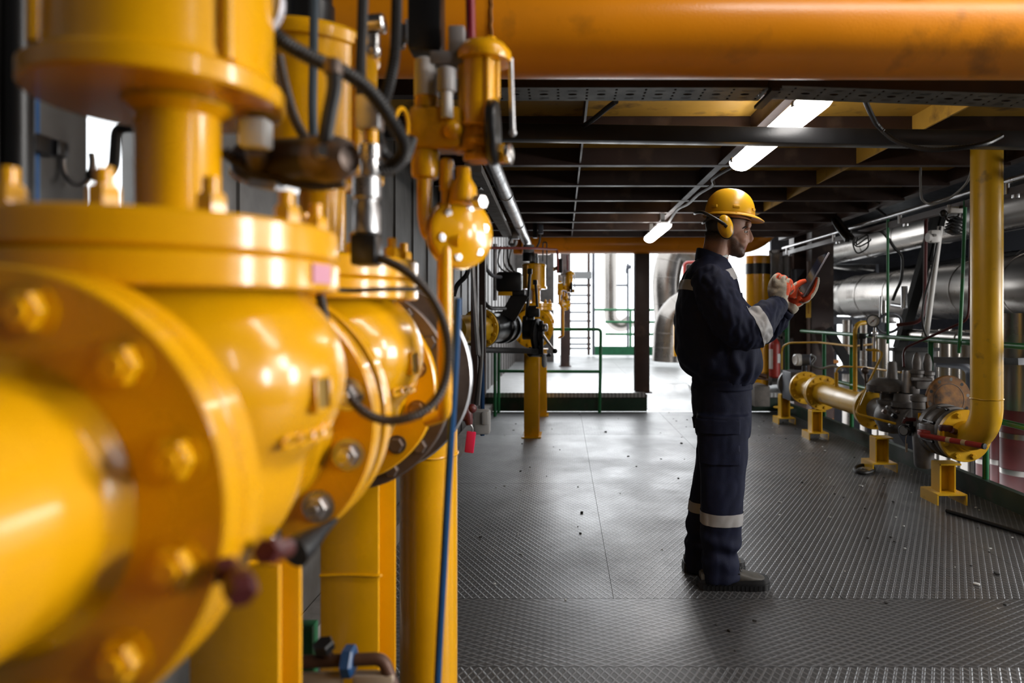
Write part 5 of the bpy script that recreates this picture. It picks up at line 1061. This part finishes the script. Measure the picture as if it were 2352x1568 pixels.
man = thing('person', 'man in navy work clothes with yellow helmet and ear muffs, standing sideways with a tablet', 'person', (P(1660, 0, YM).x, YM, 0))
MO = ORG[man.name]
# body: one continuous skin, mostly inside the clothes
b = MB(); c = lambda x, y, dy=0: P(x, y, YM + dy)
b.ball(c(1669, 512), (.100, .077, .098), 36, 22)
b.ball(c(1691, 545), (.060, .058, .085), 32, 18)
b.ball(c(1680, 556), (.052, .062, .055), 24, 14)
b.ball(c(1711, 517), (.030, .052, .026), 24, 14)
b.ball(c(1699, 582), (.026, .032, .022), 20, 12)
b.ball(c(1689, 573), (.042, .048, .034), 20, 12)
b.tube([c(1717, 527), c(1723, 541), c(1725, 551)], [.011, .0125, .0145], 14)
b.ball(c(1721, 553), (.016, .013, .0105), 16, 10)
for s in (-1, 1):
    b.ball(c(1717, 555, s * .0125), .0085); b.ball(c(1702, 549, s * .038), (.028, .022, .024)); b.ball(c(1715, 523, s * .03), (.016, .022, .0085))
    b.ball(c(1709, 539, s * .034), (.015, .02, .008)); b.tube([c(1707, 561, s * .018), c(1702, 565, s * .032), c(1698, 562, s * .042)], [.006, .007, .003], 8)
b.ball(c(1711, 562), (.011, .022, .0065)); b.ball(c(1708, 573), (.011, .021, .0075)); b.ball(c(1709, 558), (.012, .026, .007))
b.tube([c(1652, 540), c(1645, 570), c(1636, 610), c(1632, 650)], [.068, .062, .064, .075], 24)
b.tube([c(1656, 568), c(1650, 600)], [.045, .045], 16)
b.tube([c(1630, 640), c(1628, 720), c(1640, 800), c(1652, 890)], [.09, .11, .11, .10], 24)
for s, pts, rr in ((-1, [c(1632, 645), c(1636, 660, -.15), c(1668, 720, -.27), c(1722, 764, -.28), c(1762, 725, -.2), c(1787, 697, -.13), c(1793, 680, -.125)], [.07, .06, .045, .038, .034, .026, .024]), (1, [c(1632, 645), c(1640, 660, .14), c(1690, 730, .2), c(1740, 760, .2), c(1785, 725, .12), c(1815, 702, .06), c(1825, 693, .05)], [.07, .06, .045, .038, .034, .026, .024]),
    (-1, [c(1650, 880), c(1655, 930, -.09), c(1662, 1080, -.1), c(1655, 1300, -.1), c(1655, 1335, -.1)], [.075, .06, .045, .034, .03]), (1, [c(1650, 880), c(1652, 930, .09), c(1640, 1080, .11), c(1618, 1290, .11), c(1618, 1310, .11)], [.075, .06, .045, .034, .03])):
    b.tube(pts, rr, 18)
me = remesh(b, .0040, 6, .5)
def press(me, c0, r, off):
    c0 = V(c0); off = V(off)
    for v in me.vertices:
        d = (v.co - c0).length
        if d < r: v.co += off * (1 - (d / r) ** 2) ** 2
    me.update()
for s in (-1, 1):
    press(me, c(1715, 531, s * .040), .021, (-.011, -s * .009, 0)); press(me, c(1704, 565, s * .03), .010, (-.004, -s * .003, 0)); press(me, c(1713, 557, s * .026), .012, (-.004, -s * .003, 0))
press(me, c(1713, 566.8, 0), .010, (-.006, 0, 0))
BODY = me.copy()
sm = lambda e0, e1, x: (lambda t: t * t * (3 - 2 * t))(min(1, max(0, (x - e0) / (e1 - e0))))
A = {k: [0.0] * len(me.vertices) for k in ('beard', 'fade', 'lip')}
for i, v in enumerate(me.vertices):
    p = v.co
    if p.z < c(0, 620).z: continue
    x, y = px_of(p)
    if abs(p.y - YM) > .1: continue
    edge = 545 if x < 1688 else 545 + (x - 1688) * 1.0          # cheek line of the beard
    bb = sm(edge - 5, edge + 5, y) * sm(1674, 1681, x) * (1 - sm(592, 602, y))
    bb *= 1 - .9 * sm(1712, 1717, x) * (1 - sm(560, 563, y) * 0) if y < 556 else 1
    lp = max(0, 1 - ((y - 567) / 7.5) ** 2) * sm(1702, 1707, x) * (1 if abs(p.y - YM) < .03 else 0)
    A['lip'][i] = min(1, lp * 1.3); A['beard'][i] = max(0, bb - lp * 1.3) * .93
    A['fade'][i] = (1 - sm(540, 566, y)) * (1 - sm(1676, 1688, x)) if y > 500 else (1 - sm(1695, 1706, x))
for k in A:
    at = me.attributes.new(k, 'FLOAT', 'POINT'); at.data.foreach_set('value', A[k])
body = put_mesh('body', me, SKIN, man)
for s in (-1, 1):
    m = MB(); m.ball(c(1710.4, 532, s * .0325), .0112, 18, 12); e = m.build('eye', EYEW, man)
    m = MB(); m.ball(c(1715.2, 532.8, s * .0355), (.0045, .0055, .0056), 12, 8); m.build('iris', mat('dark_iris', (.03, .02, .015), .2), e)
    m = MB(); m.tube([c(1705, 524.5, s * .054), c(1713, 521.0, s * .046), c(1720, 521.5, s * .034), c(1723, 523.5, s * .018)], [.0028, .0046, .0046, .003], 8); m.build('eyebrow', HAIR, man)
    m = MB(); m.tube([c(1703, 532, s * .045), c(1710, 528.4, s * .0425), c(1717, 530.4, s * .032)], [.002, .0046, .003], 8); m.tube([c(1703, 533.5, s * .045), c(1710, 536.2, s * .0425), c(1717, 535, s * .032)], [.002, .0036, .0026], 8); m.build('eyelid', SKIN, man)
    m = MB(); m.ball(c(1662, 530, s * .083), (.018, .008, .03)); m.build('ear', SKIN, man)
m = MB(); m.tube([c(1703, 566.3, -.034), c(1710, 567.3, -.02), c(1713, 567.5), c(1710, 567.3, .02), c(1703, 566.3, .034)], [.0018, .0034, .0036, .0034, .0018], 8); m.build('teeth', mat('teeth_white', (.75, .7, .64), .3), man)
def hk(p, n):
    x, y = px_of(p)
    return (x < 1676 and y < 540 - .3 * max(0, x - 1640)) or y < 502
put_mesh('hair', patch(BODY, [(c(0, 548), (0, 0, -1))], .0035, hk), HAIR, man)
# clothes
def ell(cx, cy, cz, rx, ry, n=40, ex=2.4, tilt=0.0):
    out = []
    for i in range(n):
        t = 2 * math.pi * i / n; ct, st = math.cos(t), math.sin(t)
        x = rx * math.copysign(abs(ct) ** (2 / ex), ct); y = ry * math.copysign(abs(st) ** (2 / ex), st)
        out.append(V((cx + x, cy + y, cz + tilt * x)))
    return out
def rings(rows, Yc, hdf=None):
    "rows of (py, left px, right px, half depth[, tilt, Y shift])"
    R = []
    for row in rows:
        py, xl, xr, hd = row[:4]; tl = row[4] if len(row) > 4 else 0; ys = row[5] if len(row) > 5 else 0
        Y = Yc + ys; a, e = P(xl, py, Y), P(xr, py, Y)
        R.append(ell((a.x + e.x) / 2, Y, a.z, (e.x - a.x) / 2, hd, tilt=tl))
    return R
def wrinkle(me, amp, f=(9, 9, 16), seed=0, fold=None):
    n = [v.normal.copy() for v in me.vertices]
    for i, v in enumerate(me.vertices):
        p = v.co; q = V((p.x * f[0] + seed, p.y * f[1], p.z * f[2]))
        w = noise.noise(q) * .6 + abs(noise.noise(q * 1.9 + V((3, 1, 7)))) * .7 - .3
        v.co = p + n[i] * amp * (w + (fold(p) if fold else 0))
    me.update()
b = MB()
b.loft(rings([(584, 1612, 1656, .07), (594, 1600, 1664, .10), (608, 1588, 1672, .15), (628, 1572, 1681, .195), (655, 1561, 1690, .215), (700, 1554, 1702, .222), (750, 1552, 1718, .215), (800, 1553, 1738, .212), (830, 1558, 1747, .206), (850, 1574, 1744, .195), (866, 1592, 1732, .178), (880, 1596, 1724, .165)], YM))
for s in (-1, 1): b.ball(c(1634, 640, s * .165), (.085, .085, .07))
me = remesh(b, .010, 6); wrinkle(me, .015, (9, 6, 6), 2, lambda p: .5 * math.sin(p.x * 70 + p.y * 25 + 4 * noise.noise(p * 7)) * max(0, 1 - abs(p.z - 1.04) / .14)); TORSO = me.copy()
tor = put_mesh('jacket', me, NAVY, man)
def zat(py, Y=YM): return H - (py - VY) / F * Y
band = lambda py0, py1, Y, sl=0: [((P(1600, py0, Y)), (sl, 0, 1)), ((P(1600, py1, Y)), (-sl, 0, -1))]
put_mesh('chest_tape', patch(TORSO, band(642, 668, YM - .2, .35), .0025, lambda p, n: px_of(p)[0] < 1640), TAPE, man)
put_mesh('chest_tape', patch(TORSO, band(640, 668, YM - .2, -.3), .0025, lambda p, n: px_of(p)[0] > 1655), TAPE, man)
def sleeve(pts, rr, name, seed):
    b = MB(); b.tube(pts, rr, 28, 8); me = remesh(b, .0075, 4); wrinkle(me, .017, (17, 8, 10), seed); cp = me.copy(); return put_mesh(name, me, NAVY, man), cp
sl, SL = sleeve([c(1630, 640, -.13), c(1640, 662, -.2), c(1662, 712, -.245), c(1692, 752, -.25), c(1726, 758, -.24), c(1752, 732, -.2), c(1775, 712, -.165), c(1786, 700, -.145)], [.085, .098, .098, .094, .088, .076, .062, .048], 'sleeve', 5)
a0, a1 = c(1713, 738, -.24), c(1752, 715, -.2); dd = (c(1775, 705, -.17) - c(1722, 765, -.24)).normalized(); pc = c(1733, 748, -.22)
dd = V((.90, .0, .42)).normalized(); pc = c(1737, 742, -.2)
put_mesh('sleeve_tape', patch(SL, [(pc + dd * .031, dd), (pc - dd * .031, -dd), (c(1700, 704, -.2), (0, 0, 1))], .003), TAPE, man)
sleeve([c(1632, 640, .13), c(1642, 662, .19), c(1680, 715, .22), c(1722, 755, .21), c(1755, 755, .17), c(1785, 728, .1), c(1803, 713, .06)], [.085, .096, .095, .09, .08, .066, .046], 'sleeve', 9)
def ribbed(p0, p1, r0, r1, name, m=NAVY, n=48, dep=.06):
    p0, p1 = V(p0), V(p1); a, e, d = basis(p1 - p0); R = []
    for k in range(6):
        t = k / 5; r = r0 + (r1 - r0) * t + .004 * math.sin(math.pi * t); ring = []
        for i in range(n):
            q = 2 * math.pi * i / n; w = r * (1 + (dep if i % 2 else 0)); ring.append(p0.lerp(p1, t) + (a * math.cos(q) + e * math.sin(q)) * w)
        R.append(ring)
    m2 = MB(); m2.loft(R); return m2.build(name, m, man, 180)
ribbed(c(1781, 706, -.152), c(1791, 693, -.135), .046, .041, 'cuff'); ribbed(c(1799, 716, .07), c(1810, 707, .052), .044, .04, 'cuff')
# collar and placket
rings_c = [ell(c(1636, 612).x, YM, c(0, 606).z, .082, .092, tilt=-.28), ell(c(1635, 600).x, YM, c(0, 596).z, .078, .085, tilt=-.32), ell(c(1636, 588).x, YM, c(0, 584).z, .074, .078, tilt=-.42), ell(c(1636, 588).x, YM, c(0, 584).z, .069, .073, tilt=-.42), ell(c(1635, 600).x, YM, c(0, 598).z, .070, .078, tilt=-.32)]
m = MB(); m.loft(rings_c, caps=False); m.build('collar', NAVY, man, 60)
m = MB(); m.prism([c(1654, 598, -.06), c(1669, 612, -.05), c(1670, 634, -.06), c(1655, 618, -.085)], (0, -.006, 0)); m.build('collar_tip', NAVY, man)
m = MB(); m.ring(c(1642, 600), c(1640, 594), .069, .062, 36, .002); m.build('shirt_neck', mat('shirt_white', (.7, .7, .68), .8), man)
put_mesh('chest_pocket', patch(TORSO, [(P(1697, 0, YM - .18), (-1, 0, 0)), (P(1709, 0, YM - .18), (1, 0, 0)), (P(0, 672, YM - .18), (0, 0, 1)), (P(0, 690, YM - .18), (0, 0, -1))], .008, lambda p, n: p.y < YM), NAVY, man)
R = []
for k in range(7):
    t = k / 6; z0 = zat(866 + 24 * t); ring = []
    for i in range(110):
        q = 2 * math.pi * i / 110; w = 1 + (.022 if i % 2 else 0) + .012 * math.sin(t * math.pi * 2); ring.append(V(((P(1594, 0, YM).x + P(1723, 0, YM).x) / 2 + .140 * w * math.cos(q), YM + .17 * w * math.sin(q), z0)))
    R.append(ring)
m = MB(); m.loft(R); m.build('waistband', NAVY, man, 180)
# trousers
NL, FL = -.10, .11
b = MB(); b.loft(rings([(872, 1595, 1724, .160), (895, 1590, 1722, .165), (930, 1591, 1721, .168), (960, 1595, 1720, .165), (1000, 1600, 1717, .15)], YM))
near = [(950, 1600, 1722, .088), (1000, 1603, 1718, .09), (1050, 1606, 1715, .088), (1110, 1609, 1711, .086), (1180, 1610, 1705, .084), (1220, 1610, 1703, .084), (1250, 1610, 1698, .083), (1275, 1611, 1694, .083), (1300, 1611, 1696, .082), (1318, 1611, 1699, .080, -.05), (1332, 1611, 1697, .078, .08)]
far = [(950, 1598, 1712, .088), (1000, 1601, 1710, .09), (1050, 1599, 1704, .088), (1110, 1590, 1694, .086), (1160, 1585, 1684, .084), (1200, 1579, 1676, .084), (1250, 1574, 1668, .083), (1290, 1573, 1664, .08), (1308, 1573, 1662, .078)]
b.loft(rings(near, YM + NL)); b.loft(rings(far, YM + FL))
me = remesh(b, .009, 4); wrinkle(me, .011, (9, 7, 5), 4, lambda p: (1.4 * math.sin(p.z * 62 + 3 * noise.noise(p * 9)) * max(0, 1 - abs(p.z - .19) / .14)) * .55); TR = me.copy()
put_mesh('trousers', me, NAVY, man)
nb = lambda py0, py1, Y: band(py0, py1, Y)
put_mesh('leg_tape', patch(TR, nb(1183, 1211, YM + NL - .08), .003, lambda p, n: p.y < YM + .005), TAPE, man)
put_mesh('leg_tape', patch(TR, nb(1156, 1179, YM + FL - .06), .003, lambda p, n: p.y > YM + .005), TAPE, man)
YN = YM + NL - .09
def pocket(x0, x1, y0, y1, off, name):
    o = put_mesh(name, patch(TR, [(P(x0, 0, YN), (-1, 0, 0)), (P(x1, 0, YN), (1, 0, 0)), (P(0, y0, YN), (0, 0, 1)), (P(0, y1, YN), (0, 0, -1))], off, lambda p, n: n.y < -.15), NAVY, man)
    s = o.modifiers.new('s', 'SOLIDIFY'); s.thickness = off + .004; s.offset = -1; return o
pocket(1616, 1699, 968, 1068, .008, 'cargo_pocket'); pocket(1610, 1697, 964, 996, .016, 'pocket_flap')
# shoes
def shoe(x0, x1, Y, name):
    xs = lambda t: P(x0 + (x1 - x0) * t, 0, Y).x
    r = None
    prof = [(0, .052, .030, .075), (.06, .058, .036, .085), (.2, .06, .038, .12), (.32, .058, .037, .125), (.45, .055, .038, .105), (.6, .05, .043, .085), (.75, .047, .048, .070), (.88, .045, .044, .060), (.96, .04, .034, .05), (1.0, .034, .018, .042)]
    R = []
    for t, _, hw, zt in prof:
        ring = []
        for i in range(20):
            q = 2 * math.pi * i / 20; ring.append(V((xs(t) , Y + hw * math.copysign(abs(math.cos(q)) ** .8, math.cos(q)), .028 + (zt - .028) * .5 + (zt - .028) * .5 * math.copysign(abs(math.sin(q)) ** .7, math.sin(q)))))
        R.append(ring)
    m = MB(); m.loft(R); s = m.build(name, LEATHER, man, 60)
    R = []; R2 = []
    for t, _, hw, zt in prof:
        R.append([V((xs(t) + (t - .5) * .016, Y + k * (hw + .007), z)) for k, z in ((-1, 0), (1, 0), (1, .03), (-1, .03))])
        h2 = .046 if t < .7 else .05
        R2.append([V((xs(t) + (t - .5) * .012, Y + k * (hw + .003), z)) for k, z in ((-1, .026), (1, .026), (1, h2), (-1, h2))])
    m = MB(); m.loft(R)
    for i in range(16):
        for sg in (-1, 1):
            t = (i + .5) / 16; j = max(k for k in range(len(prof)) if prof[k][0] <= t); j2 = min(j + 1, len(prof) - 1); f = (t - prof[j][0]) / max(1e-6, prof[j2][0] - prof[j][0]); hw = prof[j][2] + (prof[j2][2] - prof[j][2]) * f
            m.box((xs(t), Y + sg * (hw + .008), .013), (.010, .006, .024))
    m.build('sole', BLACK, s); m = MB(); m.loft(R2); m.build('welt', BLKSTEEL, s)
    m = MB()
    for i in range(3):
        t = .46 + i * .07; m.tube([V((xs(t), Y - .025, .107 - i * .012)), V((xs(t) + .004, Y, .116 - i * .012)), V((xs(t), Y + .025, .107 - i * .012))], .0032, 6)
    m.tube([V((xs(.46), Y - .01, .11)), V((xs(.5), Y - .045, .085)), V((xs(.56), Y - .05, .08))], .003, 6); m.tube([V((xs(.46), Y, .118)), V((xs(.55), Y - .03, .112)), V((xs(.58), Y - .045, .09))], .003, 6)
    m.build('lace', BLACK, s)
shoe(1608, 1761, YM + NL, 'shoe'); shoe(1572, 1706, YM + FL + .01, 'shoe')
# helmet and ear muffs
O = c(1676, 492); ang = math.radians(4.5); RH = Matrix.Rotation(ang, 3, 'Y')
hl = lambda x, y, z: O + RH @ V((x, y, z))
R = []
for k in range(15):
    t = math.pi / 2 * k / 14; s = math.cos(t) ** .82; z = .122 * math.sin(t) ** .95
    if k == 14: s = .02
    R.append([hl(.121 * s * math.cos(q) - .0, .108 * s * math.sin(q), z + (.004 * math.exp(-(.108 * s * math.sin(q) / .016) ** 2) * (1 if k > 3 else 0))) for q in [2 * math.pi * i / 56 for i in range(56)]])
m = MB(); m.loft(R); h = m.build('helmet', HELM, man, 60)
R = []
def brim(q): return .010 + .040 * max(0, math.cos(q)) ** 3
for off, z in ((.0, .010), (.0, -.004), (.6, -.007), (1, -.013), (1, -.017), (.5, -.012), (-.4, -.008)):
    R.append([hl((.120 + off * brim(q)) * math.cos(q), (.107 + off * min(brim(q), .03)) * math.sin(q), z - (.012 * max(0, math.cos(q)) ** 2 * max(0, off))) for q in [2 * math.pi * i / 64 for i in range(64)]])
m = MB(); m.loft(R, caps=False); m.build('visor', VISM, h, 50)
for a in (-88, -35, -140, 88, 35, 140):
    q = math.radians(a); m = MB(); m.box(hl(.119 * math.cos(q), .106 * math.sin(q), .022), (.034, .012, .014), RH @ Matrix.Rotation(q + math.pi / 2, 3, 'Z'), bev=.004); m.build('slot_lug', HELM, h)
m = MB(); m.ring(hl(0, 0, -.03), hl(0, 0, .0), .104, .100, 48, .001); m.build('headband', mat('orange_band', (.55, .2, .04), .6), h)
m = MB(); m.ring(hl(.005, -.112, -.012), hl(.005, -.115, -.012), .006, .003, 14, .001); m.build('strap_eye', HELM, h)
em = MB(); em.tube([c(1667, 517, -.142), c(1645, 503, -.145), c(1615, 488, -.125), c(1600, 488, -.07), c(1596, 490, 0), c(1600, 488, .07), c(1615, 488, .125), c(1645, 503, .13), c(1667, 517, .13)], .0075, 12)
E = em.build('ear_muff_band', BLACK, man)
RC = Matrix.Rotation(-.22, 3, 'Y')
for s in (-1, 1):
    m = MB(); m.ball(c(1666, 521, s * .108), (.040, .020, .060), 32, 18, RC); m.build('ear_cushion', BLACK, E)
    m = MB(); m.ball(c(1666, 520, s * .120), (.036, .027, .056), 32, 18, RC); m.build('ear_cup', HELM, E)
    m = MB(); m.bar(c(1668, 519, s * .148), c(1652, 507, s * .144), .010, .006, (0, 1, 0), .002); m.bar(c(1670, 521, s * .149), c(1664, 517, s * .148), .014, .008, (0, 1, 0), .002); m.build('slider', BLACK, E)
m = MB(); m.tube([c(1614, 512, .02), c(1620, 508, -.06), c(1640, 500, -.1), c(1662, 497, -.105)], .007, 8); m.build('helmet_strap', HOSE, man)
# gloves
b = MB(); g = lambda x, y, dy=0: P(x, y, 3.19 + dy)
b.tube([g(1784, 699, .005), g(1789, 688), g(1793, 675), g(1797, 660), g(1798, 648)], [.031, .033, .037, .037, .028], 20)
b.ball(g(1783, 672, .0), (.027, .026, .045)); b.ball(g(1801, 668, .0), (.024, .027, .04)); b.ball(g(1793, 655, -.01), (.038, .022, .03))
b.tube([g(1783, 655, -.012), g(1779, 640, -.012), g(1787, 632, .0), g(1793, 637, .02)], [.0145, .0135, .0125, .011], 14)     # index
b.tube([g(1795, 651, -.016), g(1797, 638, -.012), g(1804, 640, .01), g(1803, 652, .025)], [.0145, .0135, .0125, .011], 14)     # middle
b.tube([g(1806, 656, -.014), g(1812, 645, -.006), g(1816, 652, .016), g(1810, 663, .026)], [.0145, .0135, .0125, .011], 14)
b.tube([g(1812, 666, -.008), g(1819, 659, .002), g(1820, 667, .02), g(1812, 674, .026)], [.013, .0125, .0115, .010], 14)
b.tube([g(1775, 684, .012), g(1771, 664, .014), g(1774, 647, .012), g(1782, 634, .006)], [.018, .017, .0145, .011], 14)          # thumb
me = remesh(b, .0032, 3); wrinkle(me, .0018, (45, 45, 60), 1); gl = put_mesh('glove', me, KNIT2, man); gl['label'] = 'cream knit glove with orange palm, half closed'
def rk(p, n):
    x, y = px_of(p)
    return max(sm(649, 644, y) * sm(1780, 1785, x) * (1 - sm(1799, 1804, x)) * sm(-.75, -.3, n.y), sm(1804, 1810, x) * sm(.1, .45, n.x) * (1 - sm(674, 680, y)), sm(.25, .5, n.y), sm(640, 636, y) * sm(1795, 1788, x) * sm(.1, .5, n.x))
def coat(ob, me, fn):
    o = ORG[ob.parent.name]; at = me.attributes.new('coat', 'FLOAT', 'POINT')
    at.data.foreach_set('value', [2.2 * fn(v.co + o, v.normal) for v in me.vertices])
coat(gl, me, rk)
ribbed(g(1786, 700, .003), g(1791, 685, .0), .034, .036, 'glove_cuff', KNIT, 40, .05)
b = MB(); g = lambda x, y, dy=0: P(x, y, 3.38 + dy)
b.tube([g(1812, 708), g(1822, 697), g(1834, 687), g(1845, 682)], [.03, .033, .036, .026], 20)
b.ball(g(1826, 684, -.02), (.034, .024, .042)); b.ball(g(1838, 690, .0), (.045, .05, .018)); b.ball(g(1826, 675, .0), (.022, .04, .04))
b.tube([g(1820, 684, -.045), g(1824, 662, -.055), g(1838, 650, -.055), g(1851, 645, -.05)], [.021, .019, .0155, .012], 14)        # thumb over the screen
for i, (dy, k) in enumerate(((-.055, 0), (-.022, 5), (.012, 4), (.045, 0))):
    b.tube([g(1842, 690, dy * .8), g(1858, 683, dy), g(1870, 667 - k, dy), g(1876, 650 - k, dy), g(1877, 641 - k, dy)], [.0155, .0145, .0135, .0125, .0105], 14)
me = remesh(b, .0032, 3); wrinkle(me, .0018, (45, 45, 60), 3); gl2 = put_mesh('glove', me, KNIT2, man); gl2['label'] = 'cream knit glove with orange palm, holding the tablet'
def lk(p, n):
    x, y = px_of(p)
    rim = sm(1836, 1828, x) * sm(664, 658, y) * sm(.1, .4, n.z)
    return max((1 - sm(1858, 1864, x)) * sm(-.45, -.2, n.x * -.7 + n.z * .55 - n.y * .35) * (1 - rim) * sm(-.85, -.6, n.z) * (1 - sm(700, 705, y)), sm(1858, 1864, x) * sm(-.1, -.4, n.x))
coat(gl2, me, lk)
ribbed(g(1809, 712, .0), g(1822, 699, .0), .031, .034, 'glove_cuff', KNIT, 40, .05)
# tablet
tp0, tp1 = P(1846, 681, 3.30), P(1905, 579, 3.30); t = thing('tablet', 'slim dark tablet computer held up in the gloved hand of the worker', 'tablet', (tp0 + tp1) / 2)
d = (tp1 - tp0); L = d.length; d.normalize(); e = V((.011, .16, -.012)).normalized(); e = (e - d * e.dot(d)).normalized(); n = e.cross(d).normalized()
if n.x > 0: n = -n
RT = Matrix((e, d, n)).transposed(); cc = (tp0 + tp1) / 2 + e * .085
m = MB(); m.box(cc, (.17, L, .008), RT, bev=.003); m.build('case', mat('tablet_grey', (.35, .33, .36), .3, .7), t)
m = MB(); m.box(cc + n * .0045, (.164, L - .006, .001), RT); m.build('screen', mat('dark_screen', (.012, .016, .03), .06, coat=.6), t)
m = MB(); m.cyl(cc + n * .0048 - d * (L / 2 - .012), cc + n * .0054 - d * (L / 2 - .012), .006, seg=16); m.build('home_button', BLACK, t)
